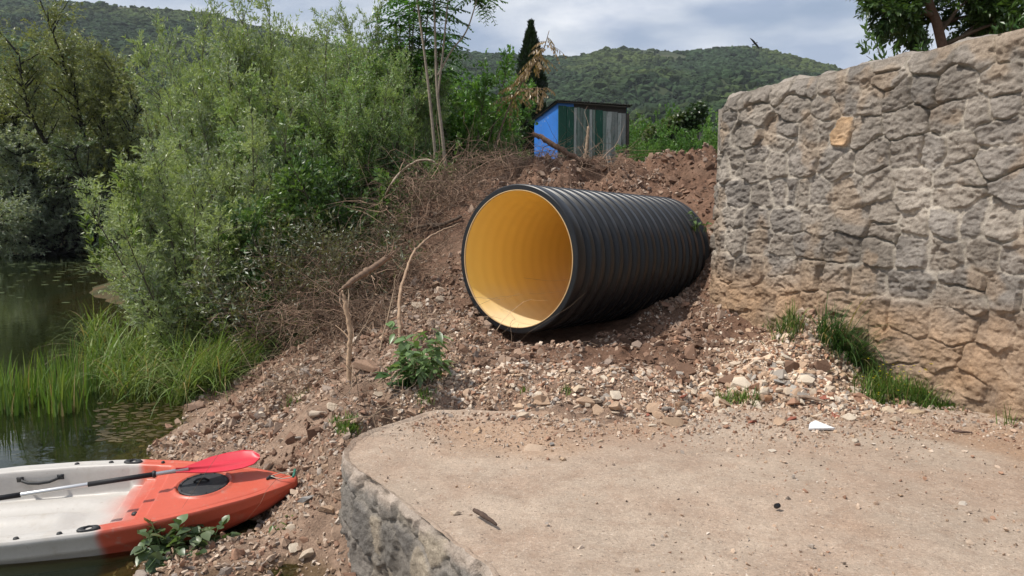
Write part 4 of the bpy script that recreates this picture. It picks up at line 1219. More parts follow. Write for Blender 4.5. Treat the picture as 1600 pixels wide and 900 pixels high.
# ---- the withered sapling with brown hanging leaves
bx = at(768, 235, 14.0)
dead = thing('withered_sapling', 'withered sapling with brown hanging leaves leaning in front of the cypress', 'sapling', (bx.x, bx.y, Hs(bx.x, bx.y) - .05))
o_ = np.array(dead.location)
mb = MB()
dA = pl([(762, 262, 14.0), (785, 195, 13.9), (803, 150, 13.8), (828, 110, 13.8), (848, 80, 13.8), (858, 48, 13.8)], 20)
capped_tube(mb, dA, np.linspace(.022, .006, len(dA)), 6, (.17, .125, .085))
dB = pl([(800, 155, 13.8), (820, 140, 13.7), (846, 138, 13.7), (856, 145, 13.7)], 12)
capped_tube(mb, dB, np.linspace(.01, .004, len(dB)), 5, (.17, .125, .085))
mb.build('trunk', M_bark, dead, True)
mb = MB()
for k in range(46):
    s_ = dA if k < 30 else dB
    p = s_[int(rng.uniform(.42 if k < 30 else .1, 1) * (len(s_) - 1))]
    a = rng.uniform(0, 6.28)
    pinnate(mb, p + rng.normal(0, .02, 3), (math.cos(a), math.sin(a) * .5, rng.uniform(-.5, .3)), rng.uniform(.18, .42), rng, pairs=8, base=(.30, .205, .105), droop=.6, ll=.10, w=.028, hang=.55)
mb.build('crown', M_leaf, dead)

# ---- cypress
cx = at(829, 300, 27)
cyp = thing('cypress_tree', 'narrow dark cypress standing behind the withered sapling', 'tree', (cx.x, cx.y, Hs(cx.x, cx.y)))
hc = at(829, 32, 27).z - cyp.location.z
rng = np.random.default_rng(71)
n = 20000
tz_ = rng.uniform(.04, 1, n) ** .9
rad_ = .60 * np.sin(np.clip(tz_ * 1.02 + .02, 0, 1) * math.pi) ** .45 * (1 - .55 * tz_) * 1.15
a = rng.uniform(0, 6.28, n)
rr_ = rad_ * np.sqrt(rng.uniform(.25, 1, n)) * (1 + .35 * fbm(np.cos(a) * 2, np.sin(a) * 2, tz_ * 12, seed=3, oct=2))
p0 = np.stack([rr_ * np.cos(a), rr_ * np.sin(a), tz_ * hc * .98], -1)
d = nrm(np.stack([np.cos(a) * .35, np.sin(a) * .35, np.ones(n)], -1) + rng.normal(0, .25, (n, 3)))
sd = nrm(np.cross(d, rng.normal(0, 1, (n, 3))))
V, Fc = leaf_mesh(p0, d, sd, rng.uniform(.10, .22, (n, 1)), np.full((n, 1), .06))
mb = MB(); mb.add(V, Fc, leaf_cols(n, (.018, .034, .014), rng, .35)); mb.build('crown', M_leaf, cyp)
mb = MB(); capped_tube(mb, [(0, 0, -.1), (0, 0, hc * .5), (0.01, 0, hc * .9)], [.12, .07, .02], 8, (.12, .09, .065)); mb.build('trunk', M_bark, cyp, True)

# ---- the tree behind the wall at the top right
YT = 9.2
bx = at(1470, 200, YT)
wtree = thing('broadleaf_tree', 'glossy dark leaved tree reaching over the stone wall from behind', 'tree', (bx.x, bx.y, Hs(bx.x, bx.y)))
o_ = np.array(wtree.location)
rng = np.random.default_rng(81)
mb = MB()
tr_ = pl([(1500, 420, YT), (1484, 150, YT), (1466, 45, YT), (1452, 5, YT), (1440, -60, YT), (1430, -160, YT)], 20)
capped_tube(mb, tr_, np.linspace(.065, .035, len(tr_)), 10, (.16, .095, .065))
limbs = []
for a, b, c, d_, yy in ((1456, 15, 1400, -20, -.2), (1460, 25, 1380, 20, -.4), (1450, -10, 1360, -30, .2), (1470, 50, 1540, -10, -.2), (1455, 0, 1530, -60, .3), (1462, 30, 1420, 40, .5), (1440, -60, 1350, -110, -.2), (1440, -60, 1500, -150, .2), (1465, 40, 1560, 40, .3), (1475, 80, 1600, 10, .1), (1475, 70, 1640, 30, -.3)):
    s_ = pl([(a, b, YT), ((a + c) / 2, (b + d_) / 2 - 14, YT + yy * .5), (c, d_, YT + yy)], 11)[:11]
    limbs.append(s_)
    capped_tube(mb, s_, np.linspace(.026, .008, len(s_)), 6, (.14, .10, .07))
mb.build('trunk', M_bark, wtree, True)
Lb = np.array(limbs)
B1, _ = sub_branches(Lb, 34, .2, 1., .25, .55, 50, .05, -.1, rng, K=6)
B2, _ = sub_branches(B1, 8, .2, 1., .12, .28, 45, 0., -.05, rng, K=4)
p0, d, sd, L, W = leaves_on(np.concatenate([B2]), 9, .085, .036, rng, flat=.6, droop=.15)
V, Fc = leaf_mesh(p0, d, sd, L, W)
mb = MB(); mb.add(V, Fc, leaf_cols(len(p0), (.05, .09, .027), rng, .35, (.09, .16, .036), np.clip(fbm(p0[:, 0] * 2, p0[:, 1] * 2, p0[:, 2] * 2, seed=5, oct=2), 0, 1))); mb.build('crown', M_leaf, wtree)
hb = shrub('hedge_bush', 'bright green bush just showing over the top of the stone wall', 82, 16, 2.4, 50, 15, 6, 9, (.085, .03), (.05, .105, .024), 0, tip=(.10, .175, .035), low=.2, base_r=.6, brlen=(.35, .7), twlen=(.14, .3), up=.3)
place(hb, 1570, 7.6, 8, .7, 0, first=True)
place(hb, 1490, 8.8, 46, .5, 2.0, label='smaller bright bush over the wall at the foot of the tree trunk')

# ---- overgrown lean-to roof right of the shed
YH = 20.2
vb = at(1050, 250, YH)
vine = thing('vine_covered_leanto', 'sloping lean-to roof smothered in dark vine between shed and wall', 'lean-to', (vb.x, vb.y, 1.9))
o_ = np.array(vine.location)
a0 = np.array(at(1012, 212, YH)) - o_; a1 = np.array(at(1098, 166, YH)) - o_
M_rust = mat('rusty_sheet', (.10, .08, .07), rough=.8, noises=((6, .3),))
mb = MB()
back = np.array([.3, 1.6, .1])
V = np.array([a0, a1, a1 + back, a0 + back, a0 - [0, 0, .06], a1 - [0, 0, .06], a1 + back - [0, 0, .06], a0 + back - [0, 0, .06]])
mb.add(V, [(0, 1, 2, 3), (7, 6, 5, 4), (0, 4, 5, 1), (1, 5, 6, 2), (2, 6, 7, 3), (3, 7, 4, 0)])
mb.build('roof', M_rust, vine)
mb = MB()
mb.box((a1[0] - .03, a1[1] + .05, a1[2] / 2), (.1, .1, abs(a1[2])), col=(.3, .27, .23)); mb.box((a1[0] + .2, a1[1] + 1.2, a1[2] / 2), (.1, .1, abs(a1[2])), col=(.3, .27, .23)); mb.box((a0[0] + .05, a0[1] + .05, a0[2] / 2), (.1, .1, abs(a0[2])), col=(.3, .27, .23))
mb.build('post', M_bark, vine)
rng = np.random.default_rng(91)
n = 9000
u = rng.uniform(0, 1, n); k = rng.uniform(0, 1, n)
hang = np.where(rng.random(n) < .6, rng.uniform(0, 1, n) ** 1.5 * .9, 0)
p0 = a0[None] * (1 - u[:, None]) + a1[None] * u[:, None] + back[None] * (k * (hang == 0))[:, None] + np.stack([rng.normal(0, .06, n), rng.normal(-.05, .08, n), rng.normal(.04, .05, n) - hang * (1 - .45 * u)], -1)
d = nrm(rng.normal(0, 1, (n, 3)) + np.array([0, -.3, -.5])); sd = nrm(np.cross(d, rng.normal(0, .5, (n, 3)) + np.array([0, -.6, .8])))
V, Fc = leaf_mesh(p0, d, sd, rng.uniform(.07, .13, (n, 1)), rng.uniform(.05, .09, (n, 1)))
mb = MB(); mb.add(V, Fc, leaf_cols(n, (.035, .065, .018), rng, .4, (.14, .16, .03), (np.clip(1 - hang * 4, 0, 1) * rng.uniform(0, .8, n) * (u < .62)))); mb.build('vine', M_leaf, vine)

# ------------------------------------------------------------------ the shed
fl = np.array([at(872, 200, 20.0).x, 20.0]); bl = np.array([at(835, 200, 21.5).x, 21.5])
sd_ = nrm(bl - fl); fd_ = np.array([sd_[1], -sd_[0]])
if fd_[0] < 0: fd_ = -fd_
fw_ = 1.92; dep = np.linalg.norm(bl - fl)
zf = at(872, 160, 20.0).z; zbk = at(835, 188, 21.5).z; zg = 1.75
shed = thing('shed', 'small tin shed with a blue side and green and grey plank front', 'shed', (fl[0], fl[1], zg))
o_ = np.array([fl[0], fl[1], zg])
def sp(u, v, z): return np.array([fd_[0] * u + sd_[0] * v, fd_[1] * u + sd_[1] * v, z - zg])
M_paint = mat('weathered_paint', attr=True, rough=.7, spec=.3, noises=((3, .15), (25, .2)), stains=((9, .62, .75, (.25, .24, .2), .5),))
def streaks(m, colour, scale, lo, hi, k):
    nt = m.node_tree; N, L = nt.nodes, nt.links; pb = N[m['pb']]
    src = pb.inputs['Base Color'].links[0].from_socket
    c = N.new('ShaderNodeTexCoord'); mp_ = N.new('ShaderNodeMapping'); mp_.inputs['Scale'].default_value = scale
    nz = N.new('ShaderNodeTexNoise'); nz.inputs['Scale'].default_value = 1; nz.inputs['Detail'].default_value = 7; nz.inputs['Roughness'].default_value = .68
    mr = N.new('ShaderNodeMapRange'); mr.inputs[1].default_value = lo; mr.inputs[2].default_value = hi; mr.inputs[3].default_value = 0; mr.inputs[4].default_value = k
    mi = N.new('ShaderNodeMixRGB'); mi.inputs['Color2'].default_value = (*colour, 1)
    L.new(c.outputs['Object'], mp_.inputs[0]); L.new(mp_.outputs[0], nz.inputs['Vector']); L.new(nz.outputs['Fac'], mr.inputs[0]); L.new(mr.outputs[0], mi.inputs['Fac']); L.new(src, mi.inputs['Color1']); L.new(mi.outputs[0], pb.inputs['Base Color'])
streaks(M_paint, (.018, .07, .045), (22, 22, 1.6), .52, .62, .7)
streaks(M_paint, (.30, .30, .275), (30, 30, 2.2), .60, .68, .7)
M_tin = mat('blue_tin', attr=True, rough=.5, spec=.45, noises=((2.5, .12),), stains=((7, .64, .74, (.35, .36, .34), .6),))
# corrugated blue side
def tin_side(v0, v1, u, flip, name):
    mb = MB(); n = 66
    vs_ = np.linspace(v0, v1, n)
    rows_ = []
    for v_ in vs_:
        w = .012 * math.sin(v_ / .076 * 2 * math.pi)
        zt = zf + (zbk - zf) * v_ / dep
        rows_.append([sp(u + w, v_, zg - .2), sp(u + w, v_, zt)])
    mb.add(np.array(rows_).reshape(-1, 3), grid_faces(n, 2), (.022, .15, .50))
    o = mb.build(name, M_tin, shed, True)
    return o
tin_side(0, dep, 0, 0, 'tin_side'); tin_side(0, dep, fw_, 1, 'tin_side')
mb = MB()
green, gryw, mixg = (.016, .075, .048), (.38, .385, .355), (.17, .215, .18)
x = .0
plank = [(.215, green), (.215, green), (.085, gryw), (.085, mixg), (.085, (.14, .165, .14)), (.095, mixg), (.09, (.075, .12, .095)), (.085, gryw), (.08, mixg), (.22, green), (.10, mixg), (.16, gryw), (.17, (.23, .235, .215)), (.12, gryw), (.13, (.25, .25, .23))]
tot = sum(w for w, c in plank); rg = random.Random(3)
for w, c in plank:
    w = w / tot * (fw_ - .03)
    hz_ = zf - .07 - (.12 * x / fw_) - rg.uniform(0, .025)
    q = -.03 - rg.uniform(0, .012)
    A = [sp(x + .004, q, zg - .2), sp(x + w - .006, q, zg - .2), sp(x + w - .006, q, hz_), sp(x + .004, q, hz_)]
    Bq = [sp(x + .004, .0, zg - .2), sp(x + w - .006, .0, zg - .2), sp(x + w - .006, .0, hz_), sp(x + .004, .0, hz_)]
    mb.add(np.array(A + Bq), [(0, 1, 2, 3), (7, 6, 5, 4), (0, 4, 5, 1), (1, 5, 6, 2), (2, 6, 7, 3), (3, 7, 4, 0)], c)
    x += w
mb.build('plank_front', M_paint, shed)
mb = MB()
A = [sp(0, .012, zg - .2), sp(.43, .012, zg - .2), sp(.43, .012, zf - .01), sp(0, .012, zf - .01)]
mb.add(np.array(A), [(0, 1, 2, 3)], (.022, .15, .50)); mb.build('tin_front', M_tin, shed)
mb = MB(); mb.add(np.array([sp(.43, .02, zg - .2), sp(fw_, .02, zg - .2), sp(fw_, .02, zf - .01), sp(.43, .02, zf - .01)]), [(0, 1, 2, 3)], (.05, .042, .036)); mb.build('rafter_shade_sheet', M_bark, shed)  # dark sheet standing in for the rafters' shade in the gap above the planks
mb = MB()
for v0, dz in ((-.09, 0),):
    nn_ = 90
    us_ = np.linspace(-.10, fw_ + .1, nn_)
    rw = []
    for u_ in us_:
        w = .010 * math.sin(u_ / .076 * 6.283)
        rw.append([sp(u_, -.12, zf + .045 + w - .02 * max(0, u_ / fw_)), sp(u_, dep + .18, zbk + .02 + w), sp(u_, dep + .18, zbk + .012 + w), sp(u_, -.12, zf + .030 + w - .02 * max(0, u_ / fw_))])
    mb.add(np.array(rw).reshape(-1, 3), grid_faces(nn_, 4, True), (.10, .085, .075))
roof = mb.build('roof', M_paint, shed)
mb = MB()
def bar(p, q, r, col): capped_tube(mb, [p, (p + q) / 2, q], r, 6, col)
bar(sp(-.06, -.07, zf + .0), sp(fw_ + .06, -.07, zf - .04), .012, (.12, .10, .085))
bar(sp(-.05, -.05, zf - .0), sp(-.05, dep + .12, zbk - .03), .022, (.06, .05, .042))
mb.build('rafter', M_bark, roof)
mb = MB(); mb.box(sp(fw_ + .01, -.05, (zf + zg) / 2 - .12) , (.07, .07, zf - zg - .15), col=(.075, .06, .05)); mb.build('corner_post', M_bark, shed)

# ------------------------------------------------------------------ dead wood
rng = np.random.default_rng(111)
def stick(name, label, cat, pts, r, col, m=8, extra=None, wob=.01, base=None):
    P = catmull([np.array(p, float) for p in pts], 8)
    P = P + rng.normal(0, wob, P.shape) * .35
    rad_ = np.interp(np.linspace(0, 1, len(P)), np.linspace(0, 1, len(r)), r) * (1 + rng.normal(0, .06, len(P)))
    o0 = P[0].copy()
    mb = MB(); capped_tube(mb, P - o0, rad_, m, col)
    for e in (extra or []):
        Q = catmull([np.array(p, float) - o0 for p in e[0]], 6)
        capped_tube(mb, Q, np.linspace(e[1], e[2], len(Q)), 5, col if len(e) < 4 else e[3])
    o = mb.build(name, M_bark, None, True); o.location = o0
    return tag(o, label, cat)
def gpt(px, py, dz=0):
    p = inpx(px, py); p.z += dz; return p
b = gpt(547, 600, -.05)
stick('broken_stump', 'pale split sapling stump standing upright on the slope', 'stump', [b, at(545, 560, b.y), at(547, 520, b.y), at(540, 480, b.y), at(535, 455, b.y)], [.022, .021, .02, .02, .008], (.42, .29, .19),
      extra=[([at(546, 530, b.y), at(538, 520, b.y + .02), at(524, 508, b.y + .05)], .007, .003), ([at(541, 490, b.y), at(545, 465, b.y), at(544, 452, b.y)], .009, .002, (.52, .40, .28))])
stick('broken_branch', 'broken dark trunk hinged over the top of the pale stump', 'branch', [at(529, 456, b.y - .02), at(552, 438, b.y + .25), at(580, 420, b.y + .55), at(603, 404, b.y + .85), at(617, 392, b.y + 1.0)], [.006, .026, .031, .028, .006], (.19, .125, .085),
      extra=[([at(598, 407, b.y + .8), at(612, 392, b.y + .85), at(616, 372, b.y + .9)], .010, .003), ([at(600, 405, b.y + .8), at(606, 385, b.y + .85), at(598, 365, b.y + .9)], .007, .002), ([at(585, 418, b.y + .6), at(590, 440, b.y + .6), at(582, 470, b.y + .62)], .006, .002)])
b = gpt(627, 545, -.04)
stick('bare_stem', 'long thin bare stem curving up the slope towards the pipe', 'branch', [b, at(624, 505, b.y + .1), at(625, 460, b.y + .4), at(636, 420, b.y + .8), at(650, 390, b.y + 1.1), at(680, 365, b.y + 1.5), at(718, 349, b.y + 1.7)], [.017, .017, .016, .014, .013, .011, .006], (.33, .225, .15),
      extra=[([at(634, 424, b.y + .8), at(622, 415, b.y + .8), at(606, 396, b.y + .8)], .006, .002)])
b = gpt(720, 349, .06)
stick('dark_branch', 'dark forked branch lying on the slope left of the pipe', 'branch', [gpt(640, 372, .1), gpt(668, 364, .10), gpt(690, 362, .08), gpt(722, 350, .06)], [.02, .026, .028, .016], (.10, .07, .05),
      extra=[([gpt(690, 362, .08), gpt(676, 371, .12), gpt(662, 366, .18)], .012, .004)])
b = gpt(926, 264, .02); y0 = b.y
stick('fallen_log', 'rotten brown log slanting across the heap in front of the shed', 'log', [b, at(905, 249, y0 + .05), at(880, 236, y0 + .15), at(852, 219, y0 + .2), at(832, 208, y0 + .25)], [.034, .042, .044, .042, .032], (.15, .09, .06), m=9, wob=.02,
      extra=[([at(838, 211, y0 + .25), at(826, 214, y0 + .25), at(815, 217, y0 + .25)], .014, .003), ([at(836, 210, y0 + .25), at(822, 207, y0 + .25)], .012, .003), ([at(862, 226, y0 + .2), at(850, 230, y0 + .1), at(846, 240, y0 + .1)], .008, .003)])
b = at(914, 250, 15.5)
stick('wooden_stake', 'short upright wooden stake leaning on the plank front of the shed', 'stake', [at(912, 258, 19.5), at(917, 228, 19.6), at(919, 198, 19.75)], [.05, .045, .028], (.24, .175, .12))
stick('bent_dry_stem', 'dry stem bent over in an arch below the bare tree stems', 'branch', [gpt(585, 345), at(604, 302, 10.6), at(625, 270, 10.6), at(650, 252, 10.6), at(674, 251, 10.6), at(682, 258, 10.6)], [.012, .013, .013, .014, .016, .006], (.33, .26, .19))
stick('tilted_dry_stem', 'short dry stem standing behind the arched one', 'branch', [gpt(612, 320), at(622, 280, 10.9), at(632, 248, 10.9)], [.012, .011, .005], (.26, .18, .12))
b = inpx(745, 797)
p = [gp(741, 797, .02), gp(757, 806, .028), gp(776, 820, .012)]
stick('stick', 'short dark curved stick lying on the concrete landing', 'stick', p, [.010, .014, .006], (.075, .05, .038), m=7, wob=.002)
p = inpx(1212, 796)
mb = MB(); lathe(mb, [(.001, 0), (.013, .0), (.014, .01), (.012, .026), (.001, .03)], m=12); o = mb.build('bottle_cap', M_black_plastic); o.location = (p.x, p.y, p.z + .012); o.rotation_euler = (R(60), 0, R(20)); tag(o, 'small black plastic cap on the concrete landing', 'cap')
stick('stick', 'grey brown stick lying across the stones at the front of the rubble', 'stick', [gpt(1242, 633, .05), gpt(1265, 637, .055), gpt(1292, 641, .05)], [.012, .015, .007], (.23, .165, .12), m=6, wob=.004)
stick('stick', 'dark flat stick on the gravel below the stone wall', 'stick', [gpt(1487, 676, .012), gpt(1502, 678, .014), gpt(1518, 678, .01)], [.008, .01, .005], (.10, .065, .05), m=6, wob=.002)
for k, (pp, lb) in enumerate((([(678, 555), (640, 470), (632, 462)], 'a'),)): pass
stick('thin_dry_twig', 'thin dry twig standing on the slope right of the broken stump', 'twig', [gpt(590, 560), at(600, 520, 7.6), at(612, 470, 7.9), at(618, 430, 8.1)], [.006, .006, .005, .002], (.3, .22, .15))
stick('thin_dry_twig', 'thin dry twig crossing behind the broken stump', 'twig', [gpt(520, 560), at(545, 545, 7.6), at(575, 500, 7.9), at(588, 470, 8.1)], [.006, .006, .005, .002], (.22, .16, .11))
stick('fallen_branch', 'straight dry branch lying level between stump and bare stem', 'branch', [gpt(560, 472, .12), gpt(590, 475, .1), gpt(625, 478, .08)], [.008, .01, .006], (.28, .2, .14))
# brushwood: a tangle of dead twigs along the edge of the thicket and on the heap
def brush(name, label, centres, n, rng, rmin=.002, rmax=.006, col=(.17, .115, .08)):
    c = np.array([(a.x, a.y, a.z) for a, s in centres]); s = np.array([s for a, s in centres])
    i = rng.integers(0, len(c), n)
    p0 = c[i] + rng.normal(0, 1, (n, 3)) * s[i][:, None] * np.array([1, 1, .45])
    p0[:, 2] = np.maximum(p0[:, 2], H(p0[:, 0], p0[:, 1]) + .0)
    d = nrm(rng.normal(0, 1, (n, 3)) * np.array([1, 1, .55]) + np.array([.15, 0, .28])); L = rng.uniform(.25, 1.0, (n, 1))
    t = np.linspace(0, 1, 7)[None, :, None]
    cv = rng.normal(0, .3, (n, 1, 3)) + np.array([0, 0, -.35])
    P = p0[:, None] + d[:, None] * L[:, None] * t + cv * L[:, None] * t ** 2 + rng.normal(0, .04, (n, 1, 3)) * np.sin(t * 9)
    fl_ = H(P[..., 0].ravel(), P[..., 1].ravel()).reshape(P.shape[:2]) + .004
    P[..., 2] = np.maximum(P[..., 2], fl_)
    Rr = rng.uniform(rmin, rmax, (n, 1)) * (1 - .75 * np.linspace(0, 1, 7)[None])
    V, Fc = tubes(P, Rr, 3)
    cc = np.array(col)[None] * rng.uniform(.55, 1.9, (n, 1)) * np.array([1, 1, 1])[None]
    mb = MB(); mb.add(V, Fc, np.repeat(cc, 21, 0))
    return tag(mb.build(name, M_twig), label, 'brushwood', kind='stuff')
cs = [(gpt(500, 540, .35), .28), (gpt(540, 500, .4), .3), (gpt(575, 460, .35), .3), (gpt(560, 420, .5), .35), (gpt(600, 400, .35), .3), (gpt(640, 370, .3), .3), (gpt(665, 335, .25), .28), (gpt(460, 545, .45), .35), (gpt(500, 480, .7), .4), (gpt(690, 310, .2), .28), (gpt(610, 440, .2), .25), (gpt(560, 520, .15), .2)]
brush('brushwood', 'tangle of dry brown twigs along the foot of the thicket', cs, 2100, rng)
cs = [(at(720, 285, 12.2), .3), (at(770, 265, 12.6), .3), (at(800, 262, 12.7), .28), (at(850, 262, 12.8), .25), (at(700, 300, 11.6), .3), (at(900, 268, 12.6), .25), (at(940, 262, 12.7), .22)]
brush('root_tangle', 'fibrous roots and straw mixed into the earth heap above the pipe', cs, 1100, rng, .002, .006, (.22, .15, .105))

cs = [(gpt(a, b_, .0), .35) for a, b_ in ((480, 600), (540, 570), (600, 520), (640, 480), (440, 610), (660, 430), (700, 545), (560, 640), (690, 380))]
brush('twig_litter', 'bits of dry twig and root littering the earth slope', cs, 420, rng, .0015, .004, (.20, .145, .10))
# scrubby half-dead bush at the thicket's foot (dull leaves among the twigs)
sA = shrub('scrub_bush', '', 121, 15, 1.5, 65, 12, 6, 5, (.06, .022), (.085, .09, .045), .15, tip=(.12, .11, .06), low=.1, base_r=.3, brlen=(.25, .55), twlen=(.1, .25), up=.1, stem_r=.011, bark=(.16, .11, .08))
SG = 'half dry scrub at the foot of the thicket'
place(sA, 525, 9.6, 330, 1.0, 0, label='half dry scrub bush above the broken stump', first=True, group=SG)
place(sA, 455, 9.9, 345, 1.1, 1.9, label='half dry scrub bush left of the broken stump, under the willows', group=SG)
place(sA, 590, 10.4, 340, .9, 3.1, label='half dry scrub bush where the arched stem bends', group=SG)
place(sA, 665, 11.3, 285, .8, 4.3, label='half dry scrub bush below the bare tree stems', group=SG)

# ------------------------------------------------------------------ grass and reeds
def blades(mb, p0, L, W, lean, az, rng, K=6, cols=None, curl=1.0):
    n = len(p0)
    t = np.linspace(0, 1, K)[None]
    L = L[:, None]; th = lean[:, None] * (0.25 + curl * t)
    dx = np.cumsum(np.sin(th), 1) * L / K; dz = np.cumsum(np.cos(th), 1) * L / K
    dx = np.c_[np.zeros(n), dx[:, :-1]]; dz = np.c_[np.zeros(n), dz[:, :-1]]
    ca, sa = np.cos(az)[:, None], np.sin(az)[:, None]
    C = np.stack([p0[:, :1] + dx * ca, p0[:, 1:2] + dx * sa, p0[:, 2:] + dz], -1)
    fa = az + rng.uniform(.9, 2.2, n)
    sd = np.stack([np.cos(fa), np.sin(fa), np.zeros(n)], -1)[:, None]
    w = (W[:, None] * (1 - t ** 2.2) * .5)[..., None] + .0004
    V = np.stack([C - sd * w, C + sd * w], 2).reshape(-1, 3)
    base = grid_faces(K, 2)
    Fc = (base[None] + (np.arange(n) * K * 2)[:, None, None]).reshape(-1, 4)
    mb.add(V, Fc, np.repeat(cols, K * 2, 0))
def gcols(n, rng, base, tip=(.15, .18, .05), var=.35):
    k = rng.uniform(0, 1, (n, 1)) ** 2
    c = (np.array(base)[None] * (1 - k) + np.array(tip)[None] * k) * rng.uniform(1 - var, 1 + var, (n, 1))
    return np.where(rng.random((n, 1)) < .09, np.array([.30, .24, .12])[None], c)
rng = np.random.default_rng(131)
# reeds standing in the shallow water
mb = MB()
c = []
for k in range(42):
    px = rng.uniform(-60, 165); py = 655 - 30 * max(0, (px - 60) / 120) + rng.uniform(-55, 3)
    p = gp(px, py, WZ); c.append((p.x, p.y))
c = np.array(c)
n = 700
i = rng.integers(0, len(c), n)
xy = c[i] + rng.normal(0, .06, (n, 2))
blades(mb, np.c_[xy, np.full(n, WZ - .06)], rng.uniform(.22, .76, n), rng.uniform(.012, .026, n), np.abs(rng.normal(.2, .18, n)), rng.uniform(0, 6.28, n), rng, cols=gcols(n, rng, (.095, .175, .032), (.20, .25, .06)))
tag(mb.build('reeds', M_grass), 'upright bright green reeds standing in the shallow water', 'reeds', kind='stuff')
# long grass hanging over the bank
mb = MB()
n = 1700
c = []
for k in range(170):
    px = rng.uniform(140, 405); py = np.interp(px, [140, 200, 280, 350, 440], [560, 590, 600, 595, 575]) + rng.uniform(-70, 15)
    p = gp(px, py, -.5); c.append((p.x, p.y))
c = np.array(c); i = rng.integers(0, len(c), n)
xy = c[i] + rng.normal(0, .07, (n, 2)); z = np.maximum(H(xy[:, 0], xy[:, 1]), WZ - .03)
blades(mb, np.c_[xy, z], rng.uniform(.4, 1.3, n), rng.uniform(.009, .019, n), np.abs(rng.normal(1.6, .5, n)), rng.normal(-.9, 1.3, n), rng, K=8, cols=gcols(n, rng, (.115, .19, .045), (.24, .27, .10)))
tag(mb.build('long_grass', M_grass), 'long arching grass spilling over the bank below the willows', 'grass', kind='stuff')
# the swept tuft over the gravel
b = gpt(330, 605)
def tuft(name, label, pts, n, L, rng, lean=.6, W=(.005, .009), base=(.075, .15, .028), tip=(.17, .23, .05), az=None, spread=.05, flowers=0, group=None, curl=1.0):
    c = np.array([(p.x, p.y) for p in pts]); i = rng.integers(0, len(c), n)
    xy = c[i] + rng.normal(0, spread, (n, 2))
    z = H(xy[:, 0], xy[:, 1]) - .01
    o0 = np.array([c[:, 0].mean(), c[:, 1].mean(), z.mean()])
    mb = MB()
    a = rng.uniform(0, 6.28, n) if az is None else rng.normal(az[0], az[1], n)
    blades(mb, np.c_[xy, z] - o0, rng.uniform(L[0], L[1], n), rng.uniform(*W, n), np.abs(rng.normal(lean, lean * .5, n)), a, rng, K=7, cols=gcols(n, rng, base, tip), curl=curl)
    if flowers:
        root = thing(name, label, 'grass tuft', o0, group=group)
        mb.build('blades', M_grass, root)
        mbf = MB()
        for k in range(flowers):
            j = rng.integers(0, len(c)); q = np.array([*(c[j] + rng.normal(0, spread * .8, 2)), 0]); q[2] = Hs(q[0], q[1]) + rng.uniform(L[0], L[1]) * .9
            q = q - o0
            for m_ in range(5):
                an = m_ * 1.257; d = np.array([math.cos(an), math.sin(an), .4]); s2 = np.array([-math.sin(an), math.cos(an), 0])
                V, Fc = leaf_mesh(q[None], nrm(d)[None], s2[None], np.array([[.011]]), np.array([[.009]])); mbf.add(V, Fc, (.62, .50, .02))
        mbf.build('flowers', M_leaf, root)
        return root
    o = mb.build(name, M_grass); o.location = o0
    return tag(o, label, 'grass tuft', group)
tuft('grass_tuft', 'swept tuft of long grass combed to the right over the gravel bank', [gp(px, py, -.5) for px, py in ((285, 610), (300, 600), (320, 600), (340, 590), (300, 585))], 620, (.5, 1.0), rng, 1.0, (.007, .012), (.12, .2, .045), (.24, .27, .09), (.15, .4), .06, curl=1.2)
tuft('grass_tuft', 'lush grass tuft with small yellow flowers at the foot of the wall', [inpx(px, py) for px, py in ((1365, 625), (1385, 622), (1405, 625), (1425, 628), (1445, 632), (1380, 608), (1400, 606), (1420, 610), (1440, 616))], 1500, (.08, .34), rng, .95, flowers=60, spread=.075)
tuft('grass_tuft', 'long dark grass drooping from the top of the rubble heap', [inpx(px, py) for px, py in ((1285, 530), (1300, 540), (1310, 550), (1325, 560), (1335, 570))], 520, (.25, .55), rng, 1.55, base=(.035, .09, .02), tip=(.08, .14, .035), az=(-.3, 1.3), spread=.03)
tuft('grass_tuft', 'dark grass tuft against the wall left of the rubble top', [inpx(px, py) for px, py in ((1218, 516), (1228, 519), (1236, 517))], 300, (.10, .28), rng, 1.0, spread=.06, base=(.04, .09, .02))
tuft('grass_tuft', 'few very long blades arching out from the rubble top along the wall', [inpx(1322, 555)], 11, (.6, .95), rng, 1.5, (.012, .018), (.035, .085, .022), (.06, .12, .03), (.1, .8), .02, curl=1.35)
tuft('grass_tuft', 'thin grass growing among the rubble stones left of the concrete lump', [inpx(px, py) for px, py in ((1128, 632), (1145, 630), (1160, 628), (1180, 632))], 170, (.06, .17), rng, .6, spread=.035)
tuft('grass_tuft', 'last low grass patch right of the flowering tuft under the wall', [inpx(px, py) for px, py in ((1471, 639), (1480, 640), (1487, 642))], 220, (.06, .15), rng, .6)
tuft('grass_tuft', 'single sparse weed growing at the far right foot of the wall', [inpx(1578, 665)], 26, (.14, .36), rng, .5, spread=.03)
tuft('grass_tuft', 'sprig of pale grass growing from the wall foot above the dark tuft', [inpx(1236, 505)], 40, (.1, .3), rng, .45, base=(.12, .16, .05), spread=.02)
tuft('grass_tuft', 'small sprig growing among the pale stones at the left end of the rubble', [inpx(885, 612)], 40, (.04, .10), rng, .6, spread=.02)
tuft('grass_tuft', 'tiny sprig left of the pale stones, straight in front of the pipe mouth', [inpx(820, 615)], 24, (.04, .09), rng, .6, spread=.015)
tuft('grass_tuft', 'bright weedy patch growing against the left edge of the landing', [inpx(px, py) for px, py in ((545, 676), (550, 672), (538, 668))], 240, (.04, .13), rng, .7, spread=.03)
tuft('grass_tuft', 'low weeds at the back corner of the landing below the bushy weed', [inpx(px, py) for px, py in ((668, 622), (662, 626))], 120, (.04, .12), rng, .7, spread=.03)
